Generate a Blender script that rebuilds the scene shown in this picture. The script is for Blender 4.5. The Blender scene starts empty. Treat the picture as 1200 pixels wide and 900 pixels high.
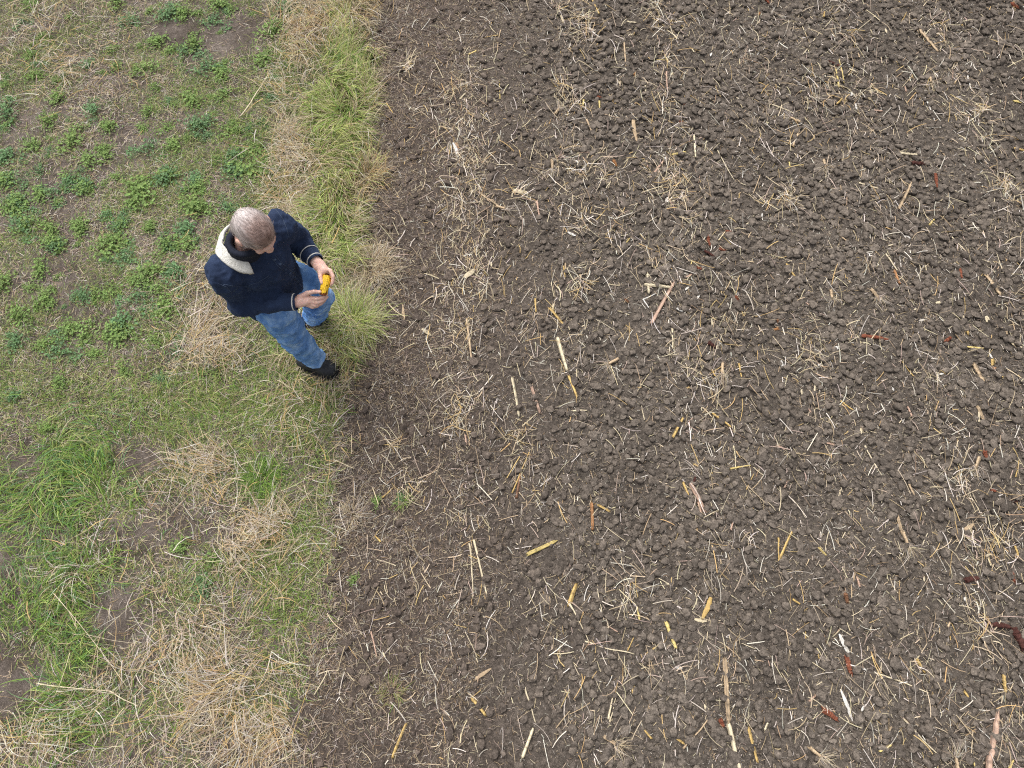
import bpy, math, numpy as np
from mathutils import Vector, noise as mn
from mathutils.bvhtree import BVHTree

sc = bpy.context.scene
R = math.radians
# ------------------------------------------------------------------ camera, light, exposure
H, TH, F = 4.3, R(21), 830.0
cam = bpy.data.cameras.new('camera'); cam.sensor_width = 36; cam.lens = 36 * F / 1200
cam.clip_start = 0.05; cam.clip_end = 2000
co = bpy.data.objects.new('camera', cam); sc.collection.objects.link(co)
co.location = (0, 0, H); co.rotation_euler = (TH, 0, 0); sc.camera = co
W = bpy.data.worlds.new('World'); sc.world = W; W.use_nodes = True
nt = W.node_tree; nt.nodes.clear()
sky = nt.nodes.new('ShaderNodeTexSky'); sky.sky_type = 'NISHITA'; sky.sun_disc = False
SUN_EL, SUN_AZ = R(64), R(-35)
sky.sun_elevation = SUN_EL; sky.sun_rotation = SUN_AZ; sky.dust_density = 6; sky.air_density = 1.2
hs = nt.nodes.new('ShaderNodeHueSaturation'); hs.inputs['Saturation'].default_value = 0.25
bg = nt.nodes.new('ShaderNodeBackground'); bg.inputs['Strength'].default_value = 0.115
wo = nt.nodes.new('ShaderNodeOutputWorld')
nt.links.new(sky.outputs[0], hs.inputs['Color']); nt.links.new(hs.outputs[0], bg.inputs[0]); nt.links.new(bg.outputs[0], wo.inputs[0])
sl = bpy.data.lights.new('sun', 'SUN'); sl.energy = 1.15; sl.angle = R(46); sl.color = (1, 0.965, 0.91)
so = bpy.data.objects.new('sun', sl); sc.collection.objects.link(so)
# sky sun_rotation is clockwise from +Y; put the lamp in the same direction
sd = Vector((math.sin(SUN_AZ) * math.cos(SUN_EL), math.cos(SUN_AZ) * math.cos(SUN_EL), math.sin(SUN_EL)))
so.rotation_euler = sd.to_track_quat('Z', 'Y').to_euler(); so.location = (0, 0, 20)
sc.view_settings.view_transform = 'Standard'; sc.view_settings.look = 'None'
sc.view_settings.exposure = 0.70; sc.view_settings.gamma = 1
sc.render.engine = 'CYCLES'; sc.cycles.max_bounces = 5; sc.cycles.transparent_max_bounces = 4
sc.cycles.use_denoising = False; sc.cycles.pixel_filter_type = 'BLACKMAN_HARRIS'; sc.cycles.filter_width = 1.15; sc.render.resolution_x = 1024; sc.render.resolution_y = 768

# ------------------------------------------------------------------ helpers
rng = np.random.default_rng(7)
CT, ST = math.cos(TH), math.sin(TH)
def at(px, py, z=0.0):
    """point at height z seen at photograph pixel (px,py) of 1200x900"""
    x = (px - 600) / F; v = (450 - py) / F
    dz = v * ST - CT; t = (z - H) / dz
    return np.stack([x * t, (v * CT + ST) * t, z + 0 * t], -1)
def proj(x, y, z=0.0):
    dep = y * ST - (z - H) * CT; up = y * CT + (z - H) * ST
    return 600 + F * x / dep, 450 - F * up / dep
def vnoise(x, y, fr, seed):
    g = np.random.default_rng(seed).random((256, 256)); x = x * fr + 91.3; y = y * fr + 47.7
    xi = np.floor(x).astype(int); yi = np.floor(y).astype(int); fx = x - xi; fy = y - yi
    fx = fx * fx * (3 - 2 * fx); fy = fy * fy * (3 - 2 * fy)
    a = g[xi & 255, yi & 255]; b = g[(xi + 1) & 255, yi & 255]; c = g[xi & 255, (yi + 1) & 255]; d = g[(xi + 1) & 255, (yi + 1) & 255]
    return (a * (1 - fx) + b * fx) * (1 - fy) + (c * (1 - fx) + d * fx) * fy
def fbm(x, y, fr, seed, oc=4):
    s = 0; a = 0.5
    for i in range(oc): s = s + a * (vnoise(x, y, fr * 2 ** i, seed + i) * 2 - 1); a *= 0.5
    return s
def sm(t): t = np.clip(t, 0, 1); return t * t * (3 - 2 * t)

def raw_mesh(name, v, quads=None, tris=None, cols=None, smooth=False):
    me = bpy.data.meshes.new(name); v = np.asarray(v, np.float32).reshape(-1, 3)
    me.vertices.add(len(v)); me.vertices.foreach_set('co', v.ravel())
    lt, li = [], []
    for f, k in ((quads, 4), (tris, 3)):
        if f is not None and len(f): lt.append(np.full(len(f), k, np.int32)); li.append(np.asarray(f, np.int32).ravel())
    lt = np.concatenate(lt); li = np.concatenate(li)
    me.loops.add(len(li)); me.loops.foreach_set('vertex_index', li)
    me.polygons.add(len(lt)); me.polygons.foreach_set('loop_start', np.concatenate([[0], np.cumsum(lt)[:-1]]).astype(np.int32))
    me.polygons.foreach_set('loop_total', lt)
    me.polygons.foreach_set('use_smooth', np.full(len(lt), smooth))
    if cols is not None:
        a = me.color_attributes.new('Col', 'FLOAT_COLOR', 'POINT'); c = np.ones((len(v), 4), np.float32); c[:, :3] = cols
        a.data.foreach_set('color', c.ravel())
    me.update(calc_edges=True)
    return me
def link(name, me, mat=None, parent=None, loc=(0, 0, 0), rz=0.0, **tags):
    o = bpy.data.objects.new(name, me); sc.collection.objects.link(o)
    if me is not None and mat is not None and len(me.materials) == 0: me.materials.append(mat)
    o.location = [float(c) for c in loc]; o.rotation_euler = (0, 0, float(rz))
    if parent is not None: o.parent = parent
    for k, v in tags.items(): o[k] = v
    return o

# ---- node materials
def mat(name, rough=0.8):
    m = bpy.data.materials.new(name); m.use_nodes = True; b = m.node_tree.nodes['Principled BSDF']
    b.inputs['Roughness'].default_value = rough; b.inputs['Specular IOR Level'].default_value = 0.3
    return m, m.node_tree, b
def N(nt, t, **kw):
    n = nt.nodes.new(t)
    for k, v in kw.items():
        if hasattr(n, k): setattr(n, k, v)
        else: n.inputs[k.replace('_', ' ')].default_value = v
    return n
def ramp(nt, fac, stops):
    r = nt.nodes.new('ShaderNodeValToRGB'); e = r.color_ramp.elements
    while len(e) < len(stops): e.new(0.5)
    for q, (p, c) in zip(e, stops): q.position = p; q.color = (*c, 1) if len(c) == 3 else c
    nt.links.new(fac, r.inputs[0]); return r.outputs[0]
def mix(nt, f, a, b, mode='MIX'):
    m = nt.nodes.new('ShaderNodeMix'); m.data_type = 'RGBA'; m.blend_type = mode; m.clamp_factor = True
    for s, v in ((m.inputs[0], f), (m.inputs[6], a), (m.inputs[7], b)):
        if isinstance(v, (int, float)): s.default_value = v
        elif isinstance(v, tuple): s.default_value = (*v, 1)
        else: nt.links.new(v, s)
    return m.outputs[2]
def noise_n(nt, scale, detail=4, vec=None, rough=0.6):
    n = N(nt, 'ShaderNodeTexNoise'); n.inputs['Scale'].default_value = scale; n.inputs['Detail'].default_value = detail; n.inputs['Roughness'].default_value = rough
    if vec is not None: nt.links.new(vec, n.inputs['Vector'])
    return n.outputs[0]
def bump(nt, b, h, strength, dist):
    k = nt.nodes.new('ShaderNodeBump'); k.inputs['Strength'].default_value = strength; k.inputs['Distance'].default_value = dist
    nt.links.new(h, k.inputs['Height']); nt.links.new(k.outputs[0], b.inputs['Normal'])
def attr_mat(name, rough=0.75, trans=0.0, streak=0.0):
    m, nt, b = mat(name, rough); a = N(nt, 'ShaderNodeVertexColor', layer_name='Col'); c = a.outputs[0]
    if streak:
        g = nt.nodes.new('ShaderNodeNewGeometry'); f = ramp(nt, noise_n(nt, 260, 3, g.outputs['Position']), [(0.3, (1 - streak,) * 3), (0.7, (1 + streak * 0.4,) * 3)])
        c = mix(nt, 1.0, c, f, 'MULTIPLY')
    nt.links.new(c, b.inputs['Base Color'])
    if trans:
        t = nt.nodes.new('ShaderNodeBsdfTranslucent'); nt.links.new(c, t.inputs[0]); x = nt.nodes.new('ShaderNodeMixShader'); x.inputs[0].default_value = trans
        nt.links.new(b.outputs[0], x.inputs[1]); nt.links.new(t.outputs[0], x.inputs[2]); nt.links.new(x.outputs[0], nt.nodes['Material Output'].inputs[0])
    return m
M_GRASS = attr_mat('grass_blades', 0.6, 0.3); M_DRY = attr_mat('dry_grass', 0.8, 0.15); M_STALK = attr_mat('maize_straw', 0.55, 0, 0.35)
M_HUSK = attr_mat('husk', 0.7, 0.15, 0.15); M_COBRED = attr_mat('cob_chaff', 0.9, 0, 0.5)

EDGE = -1.13
def soil_nodes(nt, b, clod=False):
    g = nt.nodes.new('ShaderNodeNewGeometry'); P = g.outputs['Position']
    n1 = noise_n(nt, 1.6, 5, P); n2 = noise_n(nt, 42, 5, P, 0.75); n3 = noise_n(nt, 130, 4, P, 0.8)
    field = ramp(nt, n1, [(0.35, (0.092, 0.077, 0.065)), (0.65, (0.122, 0.103, 0.087))])
    field = mix(nt, 1.0, field, ramp(nt, n2, [(0.34, (0.45, 0.44, 0.43)), (0.5, (0.95, 0.95, 0.94)), (0.68, (1.5, 1.49, 1.47))]), 'MULTIPLY')
    strip = mix(nt, 1.0, (0.090, 0.072, 0.061), ramp(nt, n2, [(0.34, (0.5, 0.49, 0.48)), (0.68, (1.45, 1.43, 1.4))]), 'MULTIPLY')
    turf = ramp(nt, noise_n(nt, 4.5, 6, P), [(0.3, (0.080, 0.064, 0.052)), (0.52, (0.135, 0.111, 0.097)), (0.72, (0.205, 0.172, 0.150))])
    turf = mix(nt, 1.0, turf, ramp(nt, n2, [(0.3, (0.62, 0.61, 0.58)), (0.72, (1.25, 1.25, 1.25))]), 'MULTIPLY')
    s = nt.nodes.new('ShaderNodeSeparateXYZ'); nt.links.new(P, s.inputs[0])
    w = N(nt, 'ShaderNodeMath', operation='MULTIPLY_ADD'); nt.links.new(noise_n(nt, 3, 4, P), w.inputs[0]); w.inputs[1].default_value = 0.5; nt.links.new(s.outputs[0], w.inputs[2])
    fl = N(nt, 'ShaderNodeMapRange'); nt.links.new(s.outputs[0], fl.inputs[0]); fl.inputs[1].default_value = -4.5; fl.inputs[2].default_value = -4.9
    turf = mix(nt, fl.outputs[0], turf, ramp(nt, noise_n(nt, 12, 8, P, 0.8), [(0.35, (0.09, 0.085, 0.05)), (0.5, (0.15, 0.17, 0.06)), (0.65, (0.26, 0.23, 0.15))]))
    def step(a, c):
        r = N(nt, 'ShaderNodeMapRange'); nt.links.new(w.outputs[0], r.inputs[0]); r.inputs[1].default_value = a; r.inputs[2].default_value = c; return r.outputs[0]
    c = mix(nt, step(-0.35, 0.75), strip, field); c = mix(nt, step(EDGE + 0.18, EDGE + 0.3), turf, c)
    c = mix(nt, 1.0, c, ramp(nt, n3, [(0.35, (0.62,) * 3), (0.65, (1.35,) * 3)]), 'MULTIPLY')
    if clod:
        oi = nt.nodes.new('ShaderNodeNewGeometry'); c = mix(nt, 1.0, c, ramp(nt, oi.outputs['Random Per Island'], [(0, (0.95, 0.95, 0.96)), (1, (1.55, 1.54, 1.52))]), 'MULTIPLY')
    nt.links.new(c, b.inputs['Base Color']); bump(nt, b, n3, 0.7 if clod else 0.9, 0.004 if clod else 0.008)
    b.inputs['Specular IOR Level'].default_value = 0.15
M_SOIL, _n, _b = mat('soil', 0.95); soil_nodes(_n, _b)
M_CLOD, _n, _b = mat('soil_clods', 0.95); soil_nodes(_n, _b, True)

# ------------------------------------------------------------------ ground: one sheet, fine near the camera, reaching the horizon
X0, X1, Y0, Y1, RES = -4.9, 4.9, -1.2, 5.9, 0.009
gx = np.arange(X0, X1, RES); gy = np.arange(Y0, Y1, RES)
GX, GY = np.meshgrid(gx, gy, indexing='ij')
fieldm = sm((GX - EDGE + 0.05 + 0.12 * fbm(GX, GY, 2.2, 5)) / 0.12)
rightm = sm((GX + 0.7) / 1.6)
Z = 0.02 * fbm(GX, GY, 0.7, 11, 2) + fieldm * (0.022 * fbm(GX, GY, 3.5, 21, 3) + (0.006 + 0.012 * rightm) * fbm(GX, GY, 22, 31, 3)) + (1 - fieldm) * (0.02 * fbm(GX, GY, 2.5, 41, 3) + 0.008 * fbm(GX, GY, 18, 51, 3) + 0.015)
Z += 0.03 * np.exp(-((GX - EDGE + 0.22) / 0.14) ** 2) * sm((GY - 1.2) / 1.0)
for rowx in (-0.305, 0.445, 1.195, 1.945, 2.695, 3.445): Z += 0.014 * np.exp(-((GX - rowx) / 0.12) ** 2)
ns = 30000
dx = rng.uniform(EDGE, X1, ns); dy = rng.uniform(Y0, Y1, ns); dr = 0.006 + 0.034 * rng.random(ns) ** 4
keep = rng.random(ns) < 0.35 + 0.65 * sm((dx + 0.7) / 1.6); dx, dy, dr = dx[keep], dy[keep], dr[keep]
Zc = Z.copy()
for x, y, r, e, a, hh in zip(dx, dy, dr, rng.uniform(0.65, 1.0, len(dx)), rng.uniform(0, math.pi, len(dx)), rng.uniform(0.45, 0.8, len(dx))):
    i = int((x - X0) / RES); j = int((y - Y0) / RES); w = int(r / RES) + 2
    i0, i1, j0, j1 = max(i - w, 0), min(i + w + 1, len(gx)), max(j - w, 0), min(j + w + 1, len(gy))
    ax = GX[i0:i1, j0:j1] - x; ay = GY[i0:i1, j0:j1] - y
    u = ax * math.cos(a) + ay * math.sin(a); v = (-ax * math.sin(a) + ay * math.cos(a)) / e
    u = u / r; v = v / r; q = np.full(u.shape, 0.75) - 0.15 * u * math.cos(a * 7) - 0.15 * v * math.sin(a * 5)   # a chipped, many-sided lump
    for kk in range(5):
        b = a * 3 + kk * 1.257 + 0.5 * math.sin(a * 11 + kk * 2); q = np.minimum(q, (0.85 + 0.2 * math.sin(a * 17 + kk * 3) - u * math.cos(b) - v * math.sin(b)) * 1.7)
    zz = Z[min(i, len(gx) - 1), min(j, len(gy) - 1)] - 0.001 + r * 0.8 * hh * q; m = q > 0
    s = Zc[i0:i1, j0:j1]; s[m] = np.maximum(s[m], zz[m])
Zg = Zc + fieldm * 0.006 * fbm(GX, GY, 45, 91, 2)
def gh(x, y):
    """ground height under (x, y)"""
    x = np.asarray(x, float); y = np.asarray(y, float)
    u = np.clip((x - X0) / RES, 0, len(gx) - 1.001); v = np.clip((y - Y0) / RES, 0, len(gy) - 1.001)
    i = u.astype(int); j = v.astype(int); fu = u - i; fv = v - j
    return (Zg[i, j] * (1 - fu) + Zg[i + 1, j] * fu) * (1 - fv) + (Zg[i, j + 1] * (1 - fu) + Zg[i + 1, j + 1] * fu) * fv
far = np.array([0.05, 0.2, 0.6, 1.5, 4, 10, 30, 90, 250, 700])
ax_ = np.concatenate([X0 - far[::-1], gx, gx[-1] + far]); ay_ = np.concatenate([Y0 - far[::-1], gy, gy[-1] + far])
AX, AY = np.meshgrid(ax_, ay_, indexing='ij'); nx, ny = AX.shape; k = len(far)
AZ = np.zeros_like(AX); AZ[k:-k, k:-k] = Zg
AZ[:k, k:-k] = Zg[0][None] * np.linspace(0, 1, k)[:, None]; AZ[-k:, k:-k] = Zg[-1][None] * np.linspace(1, 0, k)[:, None]
AZ[k:-k, :k] = Zg[:, :1] * np.linspace(0, 1, k)[None]; AZ[k:-k, -k:] = Zg[:, -1:] * np.linspace(1, 0, k)[None]
idx = np.arange(nx * ny).reshape(nx, ny)
q = np.stack([idx[:-1, :-1], idx[1:, :-1], idx[1:, 1:], idx[:-1, 1:]], -1).reshape(-1, 4)
link('ground', raw_mesh('ground', np.stack([AX, AY, AZ], -1), q, smooth=True), M_SOIL, kind='structure')
del AX, AY, AZ

# ------------------------------------------------------------------ clods
def ico(sub):
    import bmesh
    bm = bmesh.new(); bmesh.ops.create_icosphere(bm, subdivisions=sub, radius=1)
    v = np.array([p.co[:] for p in bm.verts]); f = np.array([[p.index for p in t.verts] for t in bm.faces]); bm.free(); return v, f
def clod_shape(v, s):
    o = np.array([mn.noise(Vector(p * 1.1 + s * 7.3)) * 0.38 + mn.noise(Vector(p * 2.7 + s * 3.1)) * 0.2 + mn.noise(Vector(p * 6 + s)) * 0.07 for p in v])
    w = v * (1 + o)[:, None]
    for d in np.random.default_rng(int(s * 97)).normal(size=(8, 3)):   # knock a few broken faces off
        d /= np.linalg.norm(d); t = w @ d; w = w - np.maximum(t - 0.62, 0)[:, None] * 0.92 * d
    return w
v2, f2 = ico(2); v3, f3 = ico(3)
def clod_sample(n, rmin, rmax, p):
    x = rng.uniform(EDGE + 0.05, 4.6, n * 3); y = rng.uniform(-1.0, 5.6, n * 3)
    dens = 0.16 + 0.84 * sm((x + 0.5) / 1.5) * (0.35 + 0.65 * sm(fbm(x, y, 1.1, 77) * 1.6 + 0.55))
    m = rng.random(n * 3) < dens; x = x[m][:n]; y = y[m][:n]; r = rmin + (rmax - rmin) * rng.random(len(x)) ** p
    return x, y, r
cx, cy, cr = clod_sample(66000, 0.004, 0.038, 5.2)
protos = [clod_shape(v2, s + 1.7) for s in range(10)]
V = []; 
for kk in range(len(cx)):
    a = rng.uniform(0, 6.28); c, s = math.cos(a), math.sin(a); p = protos[kk % 10] * np.array([1, rng.uniform(0.55, 1), rng.uniform(0.35, 0.65)]) * cr[kk]
    V.append(np.stack([p[:, 0] * c - p[:, 1] * s, p[:, 0] * s + p[:, 1] * c, p[:, 2]], -1))
V = np.array(V); V += np.stack([cx, cy, gh(cx, cy) + cr * 0.30], -1)[:, None, :]
T = (f2[None] + (np.arange(len(cx)) * len(v2))[:, None, None]).reshape(-1, 3)
link('soil_crumbs', raw_mesh('soil_crumbs', V, None, T), M_CLOD, kind='stuff', label='loose grey brown soil crumbs covering the tilled field', category='soil crumbs')
del V, T
bigp = [raw_mesh('soil_clod', clod_shape(v3, s + 20.3) * np.array([1, 0.78, 0.55]), None, f3) for s in range(8)]
bx, by, br = clod_sample(290, 0.022, 0.048, 1.9)
for i in range(len(bx)):
    o = link('soil_clod', bigp[i % 8], M_CLOD, loc=(bx[i], by[i], gh(bx[i], by[i]) + br[i] * 0.2), rz=rng.uniform(0, 6.28), label='larger rounded grey brown clod lying loose on tilled soil', category='soil clod', group='large clods on the tilled field')
    o.scale = (br[i],) * 3

# ------------------------------------------------------------------ blades (ribbons) for grass, straw and litter
PAL = dict(bright=(0.235, 0.375, 0.070), deep=(0.12, 0.215, 0.055), olive=(0.255, 0.285, 0.090), lime=(0.52, 0.58, 0.20), blue=(0.15, 0.29, 0.12),
           pale=(0.52, 0.44, 0.30), gold=(0.50, 0.35, 0.155), brown=(0.27, 0.19, 0.115), grey=(0.46, 0.41, 0.36), white=(0.62, 0.57, 0.50), pink=(0.40, 0.31, 0.255), tan=(0.40, 0.31, 0.20))
def pick(pal, n):
    ks = list(pal); w = np.array([pal[k] for k in ks], float); c = np.array([PAL[k] for k in ks])[rng.choice(len(ks), n, p=w / w.sum())]
    return c * rng.uniform(0.75, 1.22, (n, 1)) * rng.uniform(0.95, 1.05, (n, 3))
BUF = {}; FEET = [at(386, 434)[:2], at(370, 428)[:2]]
def blades(key, x, y, ang, ln, wd, el0, droop, cols, z0=0.0, segs=4, curl=0.5, taper=True):
    """el0 start elevation, droop total change of elevation, curl total sideways turn"""
    n = len(x)
    if n == 0: return
    for fx, fy in FEET: ln = ln * (0.25 + 0.75 * sm((np.hypot((x - fx) * 0.8, y - fy) - 0.07) / 0.10))   # trodden down round the shoes
    p = np.stack([x, y, gh(x, y) + z0], -1); pts = [p]; el = el0.copy(); a = ang.copy(); k = rng.normal(0, 1, n) * curl / segs
    for s in range(segs):
        st = ln / segs; p = p + np.stack([np.cos(a) * np.cos(el), np.sin(a) * np.cos(el), np.sin(el)], -1) * st[:, None]
        g = gh(p[:, 0], p[:, 1]) + 0.002; p[:, 2] = np.maximum(p[:, 2], g); pts.append(p.copy()); el = el - droop / segs; a = a + k
    P = np.stack(pts, 1); t = np.linspace(0, 1, segs + 1)
    w = wd[:, None] * ((1 - 0.85 * t ** 1.6) if taper else (1 - 0.25 * t))[None] * 0.5
    tilt = rng.uniform(-0.6, 0.6, n)
    side = np.stack([-np.sin(ang) * np.cos(tilt), np.cos(ang) * np.cos(tilt), np.sin(tilt)], -1)[:, None, :]
    Vv = np.stack([P + side * w[..., None], P - side * w[..., None]], 2).reshape(n, -1, 3)
    c = np.repeat(cols[:, None, :], (segs + 1) * 2, 1)
    i = np.arange(segs) * 2; qd = np.stack([i, i + 1, i + 3, i + 2], -1)
    b = BUF.setdefault(key, [[], [], [], 0]); b[0].append(Vv.reshape(-1, 3)); b[2].append(c.reshape(-1, 3))
    b[1].append((qd[None] + (np.arange(n) * (segs + 1) * 2)[:, None, None] + b[3]).reshape(-1, 4)); b[3] += n * (segs + 1) * 2
def flush(key, material, name=None, **tags):
    v, f, c, _ = BUF.pop(key); v = np.concatenate(v); base = tags.pop('base', None)
    if base is not None: v = v - np.array(base)
    return link(name or key, raw_mesh(name or key, v, np.concatenate(f), None, np.concatenate(c)), material, loc=base if base is not None else (0, 0, 0), **tags)
def G(u, v, cx, cy, sx, sy, rot=0):
    a = R(rot); du, dv = u - cx, v - cy; p = du * math.cos(a) + dv * math.sin(a); q = -du * math.sin(a) + dv * math.cos(a)
    return np.exp(-0.5 * ((p / sx) ** 2 + (q / sy) ** 2))
def scat(n, dens, x0=-4.6, x1=EDGE + 0.14, y0=-1.0, y1=5.6):
    x = rng.uniform(x0, x1, n); y = rng.uniform(y0, y1, n); u, v = proj(x, y)
    d = dens(x, y, u, v); m = rng.random(n) < d
    if x1 < 0: m &= x < EDGE + 0.05 + 0.30 * fbm(x, y, 2.6, 15, 3) + rng.normal(0, 0.03, n)
    return x[m], y[m]
def swirl(x, y, seed, spread, base=0.0, amp=5.0):
    return base + amp * fbm(x, y, 1.6, seed, 2) + rng.normal(0, spread, len(x))
U = lambda a, b, n: rng.uniform(a, b, n)

# region maps, in the photograph's pixels but evaluated for ground positions
def bare(u, v):
    return np.clip(1.35 * (G(u, v, 137, 722, 20, 34) + G(u, v, 12, 800, 26, 36) + G(u, v, 165, 540, 20, 16) + 0.8 * G(u, v, 280, 40, 34, 26) + 0.8 * G(u, v, 200, 42, 26, 18) + 0.7 * G(u, v, 25, 540, 26, 22)
                   + 0.7 * G(u, v, 5, 650, 30, 40) + 0.6 * G(u, v, 150, 625, 50, 20) + 0.5 * G(u, v, 65, 215, 20, 16) + 0.4 * G(u, v, 25, 150, 40, 30) + 0.5 * G(u, v, 90, 390, 40, 30) + 0.5*G(u, v, 345, 575, 16, 12) + 0.4*G(u, v, 230, 620, 30, 16)), 0, 1)
def verge(x, y, u, v):     # thick tussocky strip along the field edge
    w = 0.42 + 0.14 * fbm(x, y, 1.7, 19)
    return sm((x - (EDGE - w)) / 0.22) * sm((EDGE + 0.05 + 0.22 * fbm(x, y, 3.0, 9) - x) / 0.06) * sm((470 - v) / 40)
def vgreen(u, v): return np.clip(1.3 * G(u, v, 418, 95, 42, 42) + 0.85 * G(u, v, 385, 180, 24, 50) + 0.8 * G(u, v, 385, 290, 28, 40) + 0.8 * G(u, v, 428, 372, 26, 26) + 0.7 * G(u, v, 385, 262, 16, 25) + 0.5 * G(u, v, 430, 150, 22, 24) + 0.5 * G(u, v, 400, 400, 24, 24), 0, 1)
def lush(u, v):            # long green grass, lower left
    return np.clip(G(u, v, 75, 680, 42, 50) + 0.9 * G(u, v, 105, 520, 42, 26) + 0.9 * G(u, v, 60, 590, 55, 34) + 0.9 * G(u, v, 85, 765, 22, 42) + 0.5 * G(u, v, 90, 840, 50, 28) + 0.45 * G(u, v, 20, 690, 34, 60), 0, 1)
def mid(u, v):             # short olive grass
    return np.clip(0.9 * G(u, v, 250, 470, 90, 34) + 0.9 * G(u, v, 370, 500, 26, 55) + 0.55 * G(u, v, 335, 650, 30, 50) + 0.35 * G(u, v, 240, 660, 30, 30) + 0.35 * G(u, v, 150, 600, 50, 30) + 0.6 * G(u, v, 60, 470, 60, 30) + 0.55 * G(u, v, 310, 200, 50, 160)
                   + 0.6 * G(u, v, 330, 420, 40, 40) + 0.5 * G(u, v, 330, 720, 30, 60), 0, 1)
def drym(u, v):            # heaps of dead straw
    return np.clip(0.68 * G(u, v, 250, 805, 80, 54) + 0.9 * G(u, v, 30, 865, 40, 26) + 0.6 * G(u, v, 300, 612, 62, 34) + 0.95 * G(u, v, 245, 385, 24, 36) + 0.4 * G(u, v, 340, 480, 20, 14) + 0.5 * G(u, v, 240, 545, 30, 14) + 0.6 * G(u, v, 375, 40, 30, 30) + 0.6 * G(u, v, 350, 190, 20, 60) + 0.22 * G(u, v, 75, 60, 50, 40)
                   + 0.8 * G(u, v, 350, 230, 20, 30) + 0.5 * G(u, v, 110, 670, 26, 40) + 0.5 * G(u, v, 330, 870, 60, 30) + 0.5 * G(u, v, 395, 470, 18, 60), 0, 1)

# thatch: short dead bits lying flat everywhere on the turf side
x, y = scat(150000, lambda x, y, u, v: (0.5 + 0.5 * fbm(x, y, 2.6, 61)) * (1 - 0.88 * bare(u, v)))
n = len(x); blades('thatch', x, y, U(0, 6.28, n), U(0.012, 0.08, n), U(0.0016, 0.0042, n), U(-0.05, 0.45, n), U(0, 0.6, n), pick(dict(pale=3, tan=3, brown=2.2, grey=3, pink=2.8, olive=1.6, white=1.2), n) * 1.1, 0.003, 2, 0.6)
# fine short grass haze over the turf
x, y = scat(300000, lambda x, y, u, v: np.clip(0.34 + 1.3 * fbm(x, y, 3.0, 63) + 0.16 * (v < 420) + 0.15 * mid(u, v) + 0.25 * lush(u, v), 0.03, 1) * (1 - bare(u, v)))
n = len(x); blades('turf', x, y, swirl(x, y, 5, 1.6), U(0.015, 0.06, n), U(0.0013, 0.003, n), U(0.2, 1.2, n), U(0.3, 1.4, n), pick(dict(bright=3.4, deep=2.2, olive=3.4, lime=1.6, tan=0.8, blue=0.8), n) * 1.12, 0, 2, 0.6)
# short olive grass
x, y = scat(190000, lambda x, y, u, v: mid(u, v) * 0.75 * (1 - bare(u, v)))
n = len(x); blades('turf', x, y, swirl(x, y, 6, 1.3), U(0.03, 0.12, n), U(0.002, 0.0045, n), U(0.2, 1.1, n), U(0.5, 1.6, n), pick(dict(bright=3, deep=2, olive=4, pale=1.3, lime=0.6), n), 0, 3, 0.7)
flush('turf', M_GRASS, 'short_grass', kind='stuff', label='patchy short olive green grass over the turf beside the field', category='grass')
flush('thatch', M_DRY, 'dead_thatch', kind='stuff', label='short dead beige plant litter lying flat among the weeds', category='dead litter')
# lush long grass
x, y = scat(170000, lambda x, y, u, v: lush(u, v) * 0.55 * (0.2 + 1.3 * vnoise(x, y, 5, 3)) * (1 - 0.95 * bare(u, v)))
n = len(x); blades('lush', x, y, swirl(x, y, 8, 0.6, 0.5, 9), U(0.08, 0.22, n), U(0.003, 0.0065, n), U(0.4, 1.35, n), U(1.0, 2.2, n), pick(dict(bright=4, deep=2.4, lime=0.9, blue=2, olive=1.6, pale=0.7), n), 0, 5, 0.8)
flush('lush', M_GRASS, 'long_grass', kind='stuff', label='long lush green grass flopping over bare patches in the lower left', category='grass')
# verge
x, y = scat(150000, lambda x, y, u, v: verge(x, y, u, v) * (0.20 + 0.35 * vgreen(u, v)), x0=-1.95)
u, v = proj(x, y); gm = rng.random(len(x)) < np.clip(vgreen(u, v) * 1.15 - 0.06, 0, 1)
for sel, pal, key in ((gm, dict(bright=2.0, lime=4.4, olive=2.4, deep=1.4, pale=3.0, tan=1.0), 'vg'), (~gm, dict(pale=4, tan=2.5, gold=1.6, brown=2.0, olive=2.4, lime=.8, white=1), 'vd')):
    xs, ys = x[sel], y[sel]; n = len(xs)
    blades(key, xs, ys, swirl(xs, ys, 17, 0.5, 0.8, 9), U(0.09, 0.26, n), U(0.003, 0.0072, n), U(0.3, 1.3, n), U(0.9, 2.2, n), pick(pal, n), 0, 5, 0.7)
x, y = scat(40000, lambda x, y, u, v: np.clip(0.6 * G(u, v, 432, 205, 26, 20) + 0.6 * G(u, v, 443, 290, 14, 50) + 0.8 * G(u, v, 385, 25, 45, 14) + 0.35 * G(u, v, 350, 60, 14, 30) + 0.3 * G(u, v, 345, 210, 18, 40) + 0.6 * G(u, v, 430, 440, 22, 30) + 0.4 * G(u, v, 440, 120, 16, 40), 0, 1) * 0.7, x0=-1.95, x1=EDGE + 0.12)
n = len(x); blades('vd', x, y, swirl(x, y, 27, 0.6, 0.2, 6), U(0.08, 0.24, n), U(0.0022, 0.005, n), U(0.1, 1.0, n), U(0.6, 1.8, n), pick(dict(pale=4, tan=3, gold=1.8, brown=1.2, white=1.2, lime=.6), n), 0.05, 5, 0.7)
flush('vg', M_GRASS, 'verge_grass', kind='stuff', label='thick pale green grass along the edge of the ploughed field', category='grass')
flush('vd', M_DRY, 'dead_verge_grass', kind='stuff', label='matted straw coloured dead grass along the edge of the field', category='dead grass')
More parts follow.
